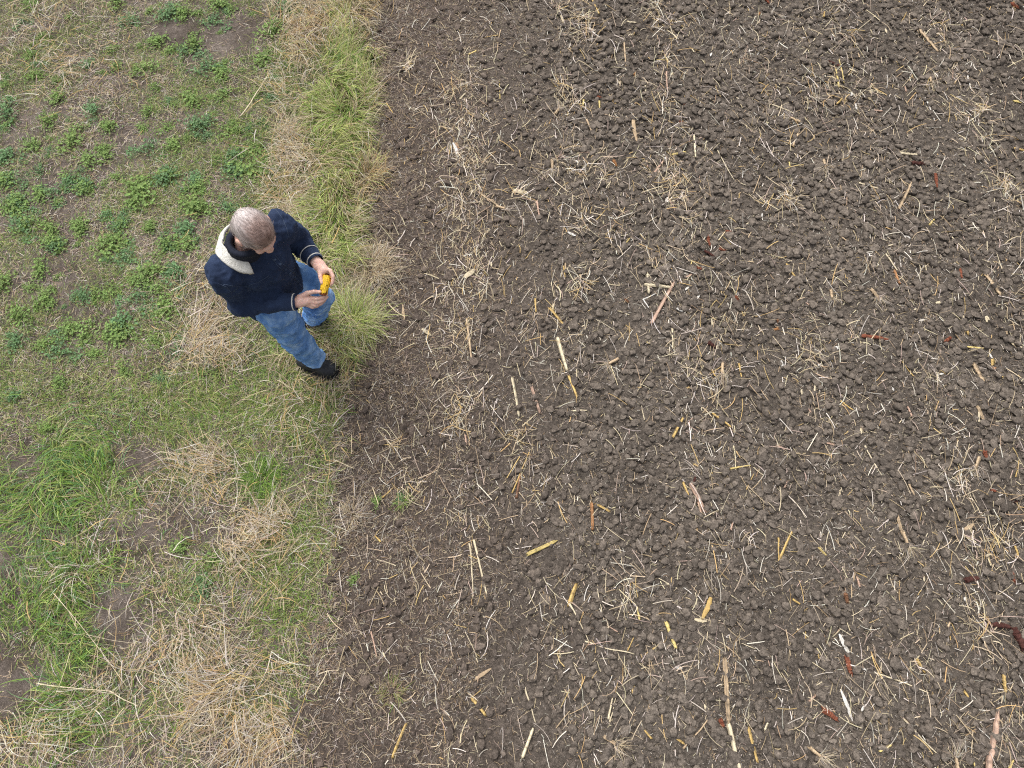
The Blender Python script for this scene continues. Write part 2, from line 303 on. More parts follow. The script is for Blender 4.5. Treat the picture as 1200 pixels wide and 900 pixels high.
# dry heaps
x, y = scat(260000, lambda x, y, u, v: drym(u, v) * 0.5 * (0.12 + 1.7 * vnoise(x, y, 4.5, 13) ** 1.6) * (1 - 0.9 * bare(u, v)), x1=EDGE + 0.12)
n = len(x); blades('dry', x, y, swirl(x, y, 23, 0.9, 0, 9), U(0.04, 0.24, n), U(0.0018, 0.0050, n), U(-0.05, 0.7, n), U(-0.1, 0.9, n), pick(dict(pale=4.5, gold=2.6, tan=2.6, grey=2.8, brown=1.6, white=1.6, pink=1), n) * 1.08, U(0.005, 0.06, n), 4, 0.9)
x, y = scat(42000, lambda x, y, u, v: np.clip(0.9 * G(u, v, 260, 800, 85, 50) + 0.8 * G(u, v, 30, 865, 35, 20), 0, 1) * 0.09)
n = len(x); blades('dry', x, y, swirl(x, y, 29, 1.2), U(0.14, 0.38, n), U(0.002, 0.0042, n), U(0.0, 0.5, n), U(0.1, 0.8, n), pick(dict(pale=4, gold=4, grey=2, white=1.8), n) * 1.1, U(0.03, 0.09, n), 5, 0.9)
flush('dry', M_DRY, 'dead_grass_heap', kind='stuff', label='tangled heaps of beige and golden dead grass on the turf', category='dead grass')

# ------------------------------------------------------------------ weeds: separate leafy rosettes
def weed_mesh(seed, nl=90, spread=1.0, leaf=0.17, tall=0.35):
    r = np.random.default_rng(seed); V = [np.zeros(3)]; T = []; C = [np.array((0.16, 0.20, 0.07))]
    hub = r.normal(0, 0.34, (5, 2))
    for i in range(nl):
        h = hub[r.integers(5)]; d = h * 0.9 + r.normal(0, 0.25, 2); rad = np.hypot(*d)
        if rad > 1.15: d *= 1.15 / rad; rad = 1.15
        z = tall * (1.1 - 0.75 * rad) * r.uniform(0.45, 1.1); az = r.uniform(0, 6.28); L = leaf * r.uniform(0.6, 1.25); w = L * r.uniform(0.28, 0.42); el = r.uniform(-0.35, 0.5)
        f = np.array([math.cos(az) * math.cos(el), math.sin(az) * math.cos(el), math.sin(el)]); s = np.array([-math.sin(az), math.cos(az), r.uniform(-0.4, 0.4)])
        p = np.array([d[0], d[1], max(z, 0.03)]); b = len(V)
        V += [p, p + f * L * 0.45 + s * w, p + f * L * 0.45 - s * w, p + f * L * 0.5 - np.array([0, 0, w * 0.35]), p + f * L, p + s * 0.018]
        T.append((0, b, b + 5))      # a thin stem back to the root
        T += [(b, b + 3, b + 1), (b, b + 2, b + 3), (b + 1, b + 3, b + 4), (b + 3, b + 2, b + 4)]
        tone = np.array((0.235, 0.345, 0.105)) * (1 if seed % 3 else np.array((0.72, 0.85, 1.25))) * r.uniform(0.6, 1.35) * r.uniform(0.93, 1.07, 3); C += [tone] * 5 + [tone * 0.8]
    return raw_mesh('leafy_weed', V, None, T, np.array(C))
M_LEAF = attr_mat('weed_leaves', 0.55, 0.3)
WM = [weed_mesh(i, 190 - 6 * i, leaf=0.15) for i in range(9)]
wp = [(a / 2.5, b / 2.5, s) for a, b, s in [(500, 50, 1.3), (540, 45, 1), (575, 130, 1.3), (620, 195, 1.4), (650, 215, 1), (805, 95, 1.4), (830, 25, 1.3), (770, 185, 1.2), (440, 215, 1.2), (385, 70, 1), (470, 130, 1.1), (645, 25, 1.2), (635, 65, 1), (565, 295, 1.1), (655, 285, .9), (285, 335, 1), (440, 330, .9), (480, 383, .9), (590, 375, 1.2), (325, 380, 1), (225, 420, 1.2), (435, 445, 1.1), (515, 440, .9), (100, 435, 1), (40, 455, 1.1), (265, 480, 1.1), (730, 490, 1.5), (690, 510, 1.3), (180, 290, 1.1), (150, 360, 1), (115, 500, .8), (410, 580, 1.3), (495, 525, 1.2), (575, 550, 1), (580, 615, 1.1), (210, 520, .9), (255, 550, 1), (50, 600, 1.2), (85, 665, 1), (30, 540, .9), (165, 720, 1), (325, 715, 1.2), (485, 720, .9), (240, 670, .8), (325, 625, .8), (355, 665, .8), (100, 165, .8), (130, 110, .7), (15, 340, 1.2), (100, 230, .9), (345, 205, .8), (250, 205, .8), (460, 260, .7), (660, 395, 1), (800, 290, .8), (90, 20, .9), (350, 10, 1), (160, 575, 1), (125, 570, .9), (445, 665, .7), (660, 610, .9), (330, 150, .8), (730, 440, .9), (690, 465, .9), (305, 440, .8), (320, 460, .8), (545, 160, .9), (510, 150, .8), (700, 390, .7)]]
wp += [(a / 3.6, 200 + b / 3.6, s) for a, b, s in [(305, 40, 1.1), (365, 80, 1.1), (595, 120, 1.4), (710, 40, 1.3), (835, 80, 1), (830, 175, 1.3), (120, 240, 1.2), (220, 245, .9), (350, 245, .9), (475, 190, .9), (515, 240, .9), (455, 335, 1.5), (240, 325, 1), (645, 245, .8), (705, 320, 1.1), (560, 375, 1), (185, 415, 1), (640, 440, 1.2), (765, 445, 1.2), (590, 480, 1), (460, 505, 1), (350, 530, .9), (195, 545, 1.1), (140, 505, .7), (590, 550, 1.1), (715, 570, 1.3), (100, 620, 1.3), (540, 620, 1.4), (490, 670, 1.1), (390, 680, 1), (75, 725, 1), (290, 680, 1), (515, 720, 1.2), (270, 755, 1.1), (205, 740, .8), (30, 480, 1.1), (820, 260, 1.1), (800, 320, 1), (60, 170, 1), (85, 140, 1), (25, 60, 1), (650, 720, .8), (740, 760, .8), (420, 780, .8)]]
wp += [(75, 450, .8), (15, 470, .9), (185, 340, .8), (115, 345, .7), (240, 688, .9), (215, 640, .8), (250, 655, .8), (28, 30, .8), (440, 590, .5), (415, 680, .5), (470, 580, .6), (88, 663, .7), (150, 430, .8), (190, 445, .7), (60, 500, .8), (240, 440, .7)]
for i, (u, v, s) in enumerate(wp):
    p = at(u, v); 
    if p[0] < -4.5: continue
    big = s >= 1.25
    o = link('leafy_weed', WM[i % 9], M_LEAF, loc=(p[0], p[1], gh(p[0], p[1]) - 0.003), rz=rng.uniform(0, 6.28), category='weed', label='larger bushy bright green leafy weed growing among bare patches of turf' if big else 'small low green leafy weed rosette in the patchy turf', group='bushy leafy weeds in the turf' if big else 'small leafy weeds in the turf')
    k = 0.118 * s * rng.uniform(0.9, 1.1); o.scale = (k, k * rng.uniform(0.8, 1.1), k)
cnt = 0
while cnt < 142:    # outlying small ones
    x = rng.uniform(-4.5, -1.5); y = rng.uniform(1.9, 5.4); u, v = proj(x, y)
    if u > 340 or v > 440: continue
    cnt += 1; k = rng.uniform(0.035, 0.075)
    o = link('leafy_weed', WM[cnt % 9], M_LEAF, loc=(x, y, gh(x, y) - 0.003), rz=rng.uniform(0, 6.28), category='weed', label='small low green leafy weed rosette in the patchy turf', group='small leafy weeds in the turf'); o.scale = (k, k, k)

# distinct tussocks
def tussock(u, v, n, ln, pal, label, wd=(0.002, 0.0045), r=0.05, name='grass_tussock', m=M_GRASS):
    p = at(u, v); d = rng.normal(0, r, (n, 2)); x, y = p[0] + d[:, 0], p[1] + d[:, 1]; a = np.arctan2(d[:, 1], d[:, 0]) + rng.normal(0, 0.95, n)
    blades('t', x, y, a, U(ln * 0.5, ln, n), U(*wd, n), U(0.5, 1.5, n), U(0.8, 2.0, n), pick(pal, n), 0, 5, 0.5)
    flush('t', m, name, base=(p[0], p[1], float(gh(p[0], p[1]))), label=label, category='grass tussock')
tussock(415, 378, 1300, 0.27, dict(pale=4, lime=4.5, white=1.5, bright=2, olive=1), 'large pale spiky grass tussock beside the man at the field edge', r=0.06)
tussock(310, 563, 600, 0.12, dict(bright=4, deep=2), 'small bright green grass tussock below the man in dead turf', r=0.062)
tussock(435, 318, 700, 0.2, dict(pale=4, tan=3, white=1), 'drooping straw coloured tussock by the man\'s hands at the field edge', r=0.07, m=M_DRY)
tussock(428, 205, 600, 0.2, dict(pale=3, tan=2, gold=2, lime=1), 'yellowing tussock overhanging the field edge above the man', r=0.07, m=M_DRY)
tussock(472, 588, 70, 0.07, dict(bright=3, olive=2, pale=1), 'tiny lone green grass tuft on the bare strip of soil', r=0.02)
tussock(412, 605, 160, 0.12, dict(grey=3, tan=3, pale=2), 'small beige dead tussock at the crumbling turf edge', r=0.04, m=M_DRY)
tussock(460, 810, 110, 0.1, dict(olive=2, tan=3, bright=.6), 'small olive and straw tussock on soil at the bottom of the bare strip', r=0.035)

# ------------------------------------------------------------------ field litter
rows = (-0.305, 0.445, 1.195, 1.945, 2.695, 3.445)
def rowm(x, y):
    r = 0
    for rx in rows: r = r + np.exp(-((x - rx - 0.05 * fbm(y, y * 0 + rx, 1.2, 3)) / 0.11) ** 2)
    return r
def clump(x, y, u, v):
    return np.clip(G(u, v, 553, 315, 22, 22) + G(u, v, 545, 170, 20, 40) + 0.8 * G(u, v, 550, 255, 18, 45) + 0.8 * G(u, v, 840, 420, 20, 60) + 0.8 * G(u, v, 775, 310, 20, 20) + 0.7 * G(u, v, 625, 385, 14, 30) + 0.8 * G(u, v, 620, 570, 22, 20)
                   + 0.7 * G(u, v, 545, 480, 22, 30) + 0.6 * G(u, v, 640, 190, 12, 20) + 0.6 * G(u, v, 775, 215, 20, 25) + 0.6 * G(u, v, 1160, 640, 30, 40) + 0.6 * G(u, v, 640, 730, 12, 30) + 0.6 * G(u, v, 1060, 780, 40, 40) + 0.6*G(u, v, 1090, 90, 14, 20) + 0.5*G(u, v, 920, 130, 30, 25), 0, 1)
def scf(n, d): return scat(n, d, x0=EDGE - 0.02, x1=4.6)
def near_edge(x): return np.exp(-((x - EDGE) / 0.3) ** 2)
# crumbs of straw
x, y = scf(280000, lambda x, y, u, v: np.clip(0.20 + 0.30 * rowm(x, y) * vnoise(x, y, 2.2, 6) + 0.30 * fbm(x, y, 4, 71) + 0.2 * near_edge(x), 0.05, 1))
n = len(x); blades('crumb', x, y, U(0, 6.28, n), 0.006 + 0.030 * rng.random(n) ** 2, U(0.0014, 0.0036, n), U(-0.1, 0.4, n), U(0, 0.4, n), pick(dict(pale=3, tan=3, brown=2, grey=3, white=0.8, pink=2), n) * 0.9, 0.006, 2, 0.5, False)
# fine root fibres and dead grass on the bare strip by the turf
x, y = scf(150000, lambda x, y, u, v: np.clip(1.0 * near_edge(x) + 0.75 * np.exp(-((x + 0.55) / 0.42) ** 2) * (0.3 + vnoise(x, y, 4, 8)), 0, 1) * 0.62)
n = len(x); blades('crumb', x, y, swirl(x, y, 33, 1.3, 1.57), U(0.02, 0.10, n), U(0.001, 0.0024, n), U(-0.05, 0.5, n), U(0.1, 0.9, n), pick(dict(pale=2, tan=3, grey=3, pink=3, brown=2), n), 0.007, 3, 1.2)
flush('crumb', M_DRY, 'straw_crumbs', kind='stuff', label='fine crumbs of chopped straw and root fibre over the soil', category='straw litter')
# thin shredded leaf and straw
x, y = scf(75000, lambda x, y, u, v: np.clip(0.062 + 0.055 * (x > 0.6) + 0.24 * rowm(x, y) * vnoise(x, y, 1.8, 16) ** 1.3 + 0.30 * clump(x, y, u, v) + 0.03 * near_edge(x), 0, 1))
n = len(x); blades('shred', x, y, 1.57 + rng.normal(0, 0.72, n) + math.pi * (rng.random(n) < .5), 0.025 + 0.14 * rng.random(n) ** 2.3, U(0.002, 0.0056, n), U(-0.05, 0.45, n), U(0.0, 0.7, n), pick(dict(pale=4, gold=1.2, tan=3, grey=2, white=2.6, pink=1.6, brown=.5), n) * 1.22, 0.010, 4, 0.42, False)
m = 170; cx_ = rng.uniform(EDGE + 0.15, 4.5, m * 4); cy_ = rng.uniform(-1, 5.5, m * 4); kp = rng.random(m * 4) < 0.10 + 0.75 * rowm(cx_, cy_) * vnoise(cx_, cy_, 1.4, 66); cx_, cy_ = cx_[kp][:m], cy_[kp][:m]
w_ = rng.integers(8, 48, len(cx_)); i_ = np.repeat(np.arange(len(cx_)), w_); sp = (0.02 + 0.05 * rng.random(len(cx_)))[i_]; ca_ = rng.normal(1.57, 0.7, len(cx_))[i_]; n = len(i_)
blades('shred', cx_[i_] + rng.normal(0, 1, n) * sp, cy_[i_] + rng.normal(0, 1.4, n) * sp, ca_ + rng.normal(0, 0.8, n) + math.pi * (rng.random(n) < .5), 0.03 + 0.13 * rng.random(n) ** 1.6, U(0.002, 0.0056, n), U(0, 0.6, n), U(0.0, 0.9, n), pick(dict(pale=4, gold=1.3, tan=3.4, white=2.2, pink=1.6, grey=.6), n) * 1.22, U(0.004, 0.03, n), 4, 0.7, False)
x, y = scf(24000, lambda x, y, u, v: clump(x, y, u, v) * 0.38)
n = len(x); blades('shred', x, y, 1.57 + rng.normal(0, 0.6, n) + math.pi * (rng.random(n) < .5), U(0.05, 0.16, n), U(0.0016, 0.004, n), U(0, 0.5, n), U(0.0, 0.8, n), pick(dict(pale=4, gold=1.5, tan=3, white=1.4), n) * 1.15, 0.012, 4, 0.45, False)
flush('shred', M_DRY, 'shredded_straw', kind='stuff', label='thin shreds of pale maize leaf scattered in rows over the field', category='straw litter')

# ------------------------------------------------------------------ single pieces: tubes with nodes, leaf strips, cob fragments
SC = dict(tan=(0.50, 0.37, 0.235), pink=(0.50, 0.335, 0.25), pale=(0.62, 0.53, 0.37), gold=(0.56, 0.385, 0.14), yellow=(0.64, 0.50, 0.19), white=(0.72, 0.69, 0.64), cream=(0.68, 0.58, 0.40), grey=(0.50, 0.46, 0.40), orange=(0.42, 0.21, 0.09), red=(0.24, 0.080, 0.045), dark=(0.085, 0.032, 0.025), brown=(0.22, 0.11, 0.06))
def piece_mesh(L, r, col, kind, seed):
    g = np.random.default_rng(seed); S, K = (18, 10); t = np.linspace(0, 1, S); bend = g.normal(0, 0.005 if kind == 'stalk' else 0.016) * L; b2 = g.normal(0, 0.002 if kind == 'stalk' else 0.004) * L
    cx_ = (t - 0.5) * L; cyy = bend * (1 - (2 * t - 1) ** 2) + b2 * np.sin(t * 9); cz = g.normal(0, 0.0022, S) * (r / 0.01)
    col = np.array(SC[col]); rr = np.full(S, r) * (1 + g.normal(0, 0.025, S)); cols = np.repeat(col[None], S, 0) * g.uniform(0.85, 1.1, (S, 1))
    flat = 0.75
    if kind == 'stalk':
        nd = g.choice(S - 4, max(1, int(L / 0.13)), replace=False) + 2 if L > 0.1 else []
        for i in nd: rr[i] *= 1.16; cols[i] *= 0.5
        rr *= np.linspace(1.08, 0.86, S); rr[0] *= g.uniform(0.5, 0.9); rr[-1] *= g.uniform(0.4, 0.8)
    elif kind == 'straw': rr *= np.linspace(1, 0.55, S)
    elif kind == 'husk': rr = r * (np.sin(np.pi * (0.08 + 0.86 * t)) ** 0.7) * 1.2; flat = 0.22; cz = cz * 0.3 + 0.3 * r * np.sin(t * 3 + g.uniform(0, 3))
    elif kind == 'cob': rr = r * (1 - 0.35 * t ** 2) * (1 + g.normal(0, 0.025, S)); rr[0] *= 0.75; rr[-1] *= 0.6; flat = 0.9
    a = np.arange(K) / K * 2 * math.pi; V = []; C = []
    for i in range(S):
        w = 1 + (g.normal(0, 0.10 if kind == 'cob' else 0.05, K)); sx = (g.normal(0, r * 0.7, K) if i in (0, S - 1) and kind in ('stalk', 'cob') else 0)
        V.append(np.stack([cx_[i] + 0 * a + sx, cyy[i] + rr[i] * np.cos(a) * w, cz[i] + rr[i] * flat * np.sin(a) * w], -1))
        cc = np.repeat(cols[i][None], K, 0) * (1 + g.normal(0, 0.10, (K, 1)))
        if kind == 'stalk': cc = cc * np.where(np.arange(K)[:, None] % 4 == seed % 4, 0.5, 1.0) * np.where(np.arange(K)[:, None] % 4 == (seed + 2) % 4, 1.25, 1.0)
        C.append(cc)
    V = np.concatenate(V); C = np.concatenate(C); q = []
    for i in range(S - 1):
        for j in range(K): q.append((i * K + j, i * K + (j + 1) % K, (i + 1) * K + (j + 1) % K, (i + 1) * K + j))
    V = np.concatenate([V, [[cx_[0] + r * 0.3, cyy[0], cz[0]], [cx_[-1] - r * 0.3, cyy[-1], cz[-1]]]]); C = np.concatenate([C, [col * 0.75, col * 0.75]])
    tr = [(S * K, (j + 1) % K, j) for j in range(K)] + [(S * K + 1, (S - 1) * K + j, (S - 1) * K + (j + 1) % K) for j in range(K)]
    return raw_mesh('piece', V, np.array(q), np.array(tr), np.clip(C, 0, 0.9), smooth=kind != 'cob')
KN = dict(stalk=('maize_stalk', 'maize stalk', M_STALK), straw=('straw_stem', 'straw', M_STALK), husk=('maize_husk', 'husk', M_HUSK), cob=('cob_fragment', 'cob fragment', M_COBRED))
LIST = """stalk tan 731 52 733 80 4|husk pale 655 15 662 32 5|stalk gold 693 0 702 18 4|cob red 692 113 704 115 6|stalk yellow 684 113 683 126 5|straw yellow 702 120 703 135 4|stalk tan 558 225 585 243 4|husk cream 596 225 622 227 8
husk white 531 170 537 187 6|cob orange 535 171 538 177 5|straw yellow 585 97 586 118 3|straw tan 687 143 695 162 4|husk tan 741 135 746 167 7|stalk pink 762 210 777 190 5|husk white 777 183 783 195 4|stalk yellow 787 185 802 182 5
cob red 793 142 800 146 7|cob orange 718 190 722 197 6|husk white 665 273 675 277 5|husk white 781 234 782 245 5|straw pale 582 194 602 194 2.5|stalk pink 629 238 632 255 4|straw tan 587 37 583 63 2.5|straw pink 780 88 782 115 4|straw gold 453 122 463 137 3|straw tan 490 113 500 98 3
stalk tan 1075 39 1097 64 6|stalk gold 980 123 997 105 3.5|stalk yellow 978 83 982 104 4|straw yellow 982 72 988 100 3|stalk cream 1052 182 1073 184 5|cob dark 1067 193 1080 194 8|cob red 1093 207 1095 222 6|stalk tan 1052 246 1067 215 5.5|straw cream 1005 216 1037 226 3.5|stalk yellow 1088 265 1094 258 4
husk white 1057 279 1067 281 4|husk white 1112 294 1118 291 5|stalk yellow 1187 119 1204 123 5|stalk gold 1187 174 1203 178 4|stalk tan 929 172 936 153 5|stalk cream 813 159 815 185 4|cob red 850 272 858 273 6|cob red 828 278 831 290 6|cob red 843 293 849 295 5|husk white 1002 122 1004 129 4|straw cream 1115 278 1135 298 2.5
cob red 1185 5 1192 9 8|cob red 894 0 900 6 6|straw pale 898 123 930 135 3.5|husk pale 860 113 875 125 3|straw white 1133 90 1138 108 3|straw pale 838 172 860 212 2.5|husk white 1083 115 1095 143 3|straw cream 1025 20 960 68 1.5|straw pale 940 65 975 22 2.5|straw white 880 75 890 62 2
stalk tan 547 375 553 423 4|stalk cream 600 443 608 488 4.5|stalk pink 623 454 633 484 5|stalk cream 653 397 664 435 7|stalk gold 666 442 676 467 5|stalk gold 644 362 661 382 4.5|straw gold 627 351 628 367 4|straw gold 660 313 662 328 3|husk cream 494 385 505 393 6|husk pale 544 327 557 316 9
stalk cream 755 335 786 338 6|stalk pale 758 322 760 345 6|stalk pink 763 380 789 333 7|straw white 753 352 768 345 2.5|straw white 753 352 760 362 3|husk white 792 363 804 366 6|stalk gold 788 513 800 490 5|stalk gold 694 589 714 600 4|stalk orange 693 590 694 622 5|husk tan 472 357 474 378 4|straw cream 667 483 688 482 3.5
straw gold 600 578 620 530 2.5|stalk brown 605 584 611 552 4|straw cream 787 382 788 410 3.5|straw pale 725 475 748 500 2|straw gold 448 583 461 571 3|straw pale 660 560 685 592 2.5|straw pale 506 452 515 437 2|stalk tan 548 400 550 380 3
stalk gold 920 312 935 334 4|husk white 935 328 946 331 6|cob red 1009 395 1039 399 7|husk white 972 413 983 407 7|stalk tan 1153 325 1170 349 6|cob red 1123 317 1125 328 5|stalk orange 1046 320 1052 335 5|straw pale 1036 300 1052 323 3.5|stalk tan 1139 427 1151 447 7|stalk tan 1143 477 1152 497 5|stalk yellow 1133 407 1152 409 4
husk cream 1153 369 1155 379 5|husk cream 1127 367 1128 376 4|stalk gold 1132 385 1134 392 4|husk cream 1094 357 1105 355 5|stalk tan 1172 383 1178 393 5|stalk gold 1162 422 1162 429 6|cob red 1107 401 1113 396 7|stalk gold 833 485 856 502 4|husk white 914 424 916 434 5|straw yellow 855 550 879 546 3.5|stalk pink 808 567 826 602 7|stalk gold 800 566 807 583 4
straw tan 1063 568 1071 585 4|straw pale 1012 523 1032 558 3|straw gold 982 472 997 483 3.5|cob red 862 348 865 356 6|cob red 814 316 821 317 6|cob red 1158 575 1164 577 5|cob red 1152 530 1154 539 7|straw gold 865 427 868 443 4|stalk gold 832 432 837 442 4|straw cream 1190 403 1202 415 4|husk white 1042 455 1046 459 4|husk pale 833 375 838 397 4|cob dark 828 402 838 408 8
stalk yellow 618 650 652 634 6|stalk gold 667 708 675 685 7|husk tan 550 800 576 783 5|stalk gold 553 818 570 839 5|straw pale 548 812 566 826 2.5|stalk gold 460 888 476 848 4|stalk cream 612 888 625 853 5|stalk yellow 780 729 792 760 6|straw gold 756 768 769 758 4|straw cream 677 750 743 767 2.5|straw cream 667 707 690 753 2.5
straw pale 550 637 554 703 3|straw cream 555 633 573 710 4|straw gold 740 800 741 813 4|straw cream 713 843 718 818 3.5|husk white 791 782 800 783 5|straw pale 762 822 780 803 3|straw pale 615 805 628 847 3|straw pink 435 740 442 770 3|straw cream 712 853 722 815 2|straw pale 700 690 708 728 2
stalk tan 848 773 853 847 7|stalk cream 852 847 866 904 7|stalk pink 1153 904 1165 837 9|stalk gold 876 852 887 893 4.5|stalk gold 912 658 928 622 4|straw gold 912 630 912 655 3|husk gold 822 726 834 697 7|husk cream 813 726 828 728 5|stalk cream 1117 622 1140 638 5|husk tan 1120 626 1137 615 6
husk white 982 743 995 768 6|cob red 990 769 995 790 8|husk white 983 807 998 847 5|cob red 963 831 980 843 9|cob dark 1125 681 1142 678 9|cob dark 1158 731 1180 735 9|cob dark 1185 735 1198 762 11|cob red 1184 673 1187 682 6|cob red 843 843 847 852 7|cob brown 987 695 990 707 7|stalk gold 1070 768 1082 788 4.5|stalk gold 1172 790 1175 813 5
stalk yellow 1027 880 1041 872 3.5|straw gold 1188 640 1192 655 4|stalk tan 1050 607 1058 633 5|straw cream 933 737 947 747 3|straw cream 1023 788 1087 812 3|straw pale 1052 837 1110 897 3|straw gold 928 702 937 708 4|straw tan 800 877 837 833 3|stalk gold 1128 810 1133 817 4|husk white 1128 700 1132 706 6|straw gold 1188 560 1192 540 2|cob dark 983 80 970 74 5|cob dark 825 296 835 302 5"""
items = []
for s in LIST.replace('\n', '|').split('|'):
    kd, c, *q = s.split(); items.append((kd, c, *map(float, q)))
# --- labels that single each out
CN = dict(tan='tan', pink='pinkish tan', pale='pale beige', gold='golden', yellow='yellow', white='whitish', cream='cream', grey='grey beige', orange='orange brown', red='rust red', dark='dark maroon', brown='brown')
def where(u, v):
    col = 'beside the grass' if u < 510 else 'left of mid field' if u < 640 else 'in mid field' if u < 790 else 'right of mid field' if u < 940 else 'in the right part' if u < 1080 else 'by the right edge'
    row = 'top' if v < 110 else 'level with his head' if v < 300 else 'level with his legs' if v < 450 else 'halfway down' if v < 600 else 'lower half' if v < 760 else 'bottom'
    return col, row
def orient(a):
    a = abs(math.degrees(a)) % 180; a = min(a, 180 - a)
    return 'crosswise' if a < 25 else 'upright' if a > 68 else 'slantwise'
lab = []
for (kd, c, a, b, c2, d, w) in items:
    L = math.hypot(c2 - a, d - b); siz = 'long' if L > 36 else 'short' if L < 17 else ''
    col, row = where((a + c2) / 2, (b + d) / 2)
    lab.append(' '.join(f"{siz} {CN[c]} {KN[kd][1]} lying {orient(math.atan2(d - b, c2 - a))} {col}, {row}".split()))
same = {}
for i, l in enumerate(lab): same.setdefault(l, []).append(i)
ORD = ['upper', 'lower']
for l, ids in same.items():
    if len(ids) > 1:
        ids.sort(key=lambda i: items[i][3] + items[i][5]); words = ORD if len(ids) == 2 else ['topmost', 'second', 'third', 'fourth', 'fifth', 'sixth'][:len(ids) - 1] + ['lowest']
        for wd, i in zip(words, ids): lab[i] = f"{wd} {l}"
spots = []
for i, (kd, c, a, b, c2, d, w) in enumerate(items):
    p, q = at(a, b), at(c2, d); m = (p + q) / 2; L = float(np.hypot(*(q - p)[:2])); ang = math.atan2(q[1] - p[1], q[0] - p[0])
    dep = H / CT; r = w * dep / F * 0.5 * 0.64; tt = np.linspace(0, 1, 9); hz = gh(p[0] + (q[0] - p[0]) * tt, p[1] + (q[1] - p[1]) * tt)
    z = np.percentile(hz, 75) + r * (0.55 if kd != 'husk' else 0.35) + 0.002; spots.append((m, L))
    link(KN[kd][0], piece_mesh(max(L, 0.02), r, c, kd, 100 + i), KN[kd][2], loc=(m[0], m[1], z), rz=ang, label=lab[i], category=KN[kd][1])
# smaller pieces nothing tells apart: shared label and group
npc = 0; protos_s = {}
for nm, kd, num, pal, lr, wr, label, grp in (
    ('straw_stem', 'straw', 150, ['pale', 'tan', 'cream', 'pink', 'gold'], (0.05, 0.16), (0.0022, 0.0038), 'thin beige straw stem lying loose on the clods of the field', 'thin straw stems on the field'),
    ('maize_stalk', 'stalk', 90, ['tan', 'gold', 'cream', 'pink', 'yellow'], (0.035, 0.085), (0.004, 0.0075), 'small chopped beige or golden maize stalk bit among the clods', 'small chopped stalk bits on the field'),
    ('maize_husk', 'husk', 60, ['white', 'cream', 'pale', 'grey'], (0.025, 0.06), (0.004, 0.008), 'small whitish scrap of maize husk lying on the soil', 'small husk scraps on the field'),
    ('cob_fragment', 'cob', 12, ['red', 'dark', 'orange', 'brown'], (0.02, 0.04), (0.006, 0.010), 'tiny rust red cob crumb half sunk among the clods', 'tiny red cob crumbs on the field')):
    pr = [piece_mesh(1.0 * (lr[0] + lr[1]) / 2, (wr[0] + wr[1]) / 2, pal[j % len(pal)], kd, 900 + j) for j in range(15)]
    k = 0
    while k < num:
        x = rng.uniform(EDGE + 0.1, 4.3); y = rng.uniform(-0.55, 5.0)
        if rng.random() > 0.25 + 0.5 * rowm(np.array(x), np.array(y)) + (0.35 if x > 0.5 else -0.1): continue
        if kd == 'cob' and x < 0.6: continue
        k += 1; s = rng.uniform(0.75, 1.25)
        o = link(nm, pr[rng.integers(15)], KN[kd][2], loc=(x, y, gh(x, y) + wr[1] * 0.7), rz=math.pi / 2 + rng.normal(0, 0.8), label=label, category=KN[kd][1], group=grp); o.scale = (s, s, s)

# root crowns: a stub with a fan of fibres
def root_crown(u, v, ang, sz, label, stub=True):
    p = at(u, v); z = float(gh(p[0], p[1])); n = int(34 * sz); a = R(ang) + rng.normal(0, 0.75, n)
    root = link('root_crown', None, loc=(p[0], p[1], z), label=label, category='root crown')
    blades('rc', p[0] + rng.normal(0, 0.012, n), p[1] + rng.normal(0, 0.012, n), a, U(0.05, 0.13, n) * sz, U(0.0016, 0.0032, n), U(0.1, 0.7, n), U(0.5, 1.6, n), pick(dict(pale=3, grey=3, tan=2, pink=1), n), 0.015, 4, 0.9)
    v_, f_, c_, _ = BUF.pop('rc'); me = raw_mesh('root_fibres', np.concatenate(v_) - np.array([p[0], p[1], z]), np.concatenate(f_), None, np.concatenate(c_)); link('root_fibres', me, M_DRY, root)
    if stub:
        L = 0.07 * sz; o = link('stub', piece_mesh(L, 0.010, 'tan', 'stalk', int(u)), M_STALK, root, loc=(-math.cos(R(ang)) * L * 0.5, -math.sin(R(ang)) * L * 0.5, 0.018), rz=R(ang))
for u, v, a, s, l in [(713, 428, -150, 1.1, 'pale fan of maize roots on smooth soil in mid field'), (647, 200, -90, 1.1, 'fan of maize roots left of the whitish leaf scraps above mid field'), (592, 247, -20, 1.0, 'root fan at the end of the tan stalk level with his head'),
                      (1027, 350, -60, 1.0, 'root fan right of his waist level by the golden and orange stalks'), (1142, 548, -120, 1.1, 'grey fan of roots near the right edge halfway down'), (722, 872, -30, 1.1, 'fan of maize roots near the bottom of mid field'),
                      (1090, 98, -90, 1.0, 'wispy root clump under the tan stalk at the top right'), (1060, 640, -80, 1.1, 'root fan at the foot of the short tan stalk in the lower right'), (960, 886, -40, 1.0, 'root fan touching the bottom border right of mid field'),
                      (1117, 888, 90, 1.1, 'pale leafy root crown beside the thick stalk at the bottom right'), (973, 352, -90, .9, 'dark root clump below the golden stalk level with his legs'), (845, 440, -100, 1.2, 'whitish root clump in the straw row right of mid field'),
                      (655, 130, 60, .9, 'small root fan left of the red cob fragment near the top'), (965, 200, -90, 1.0, 'curled root fan level with his head in the right part'), (925, 140, 150, 1.1, 'bristly root crown at top right of mid field')]:
    root_crown(u, v, a, s, l)

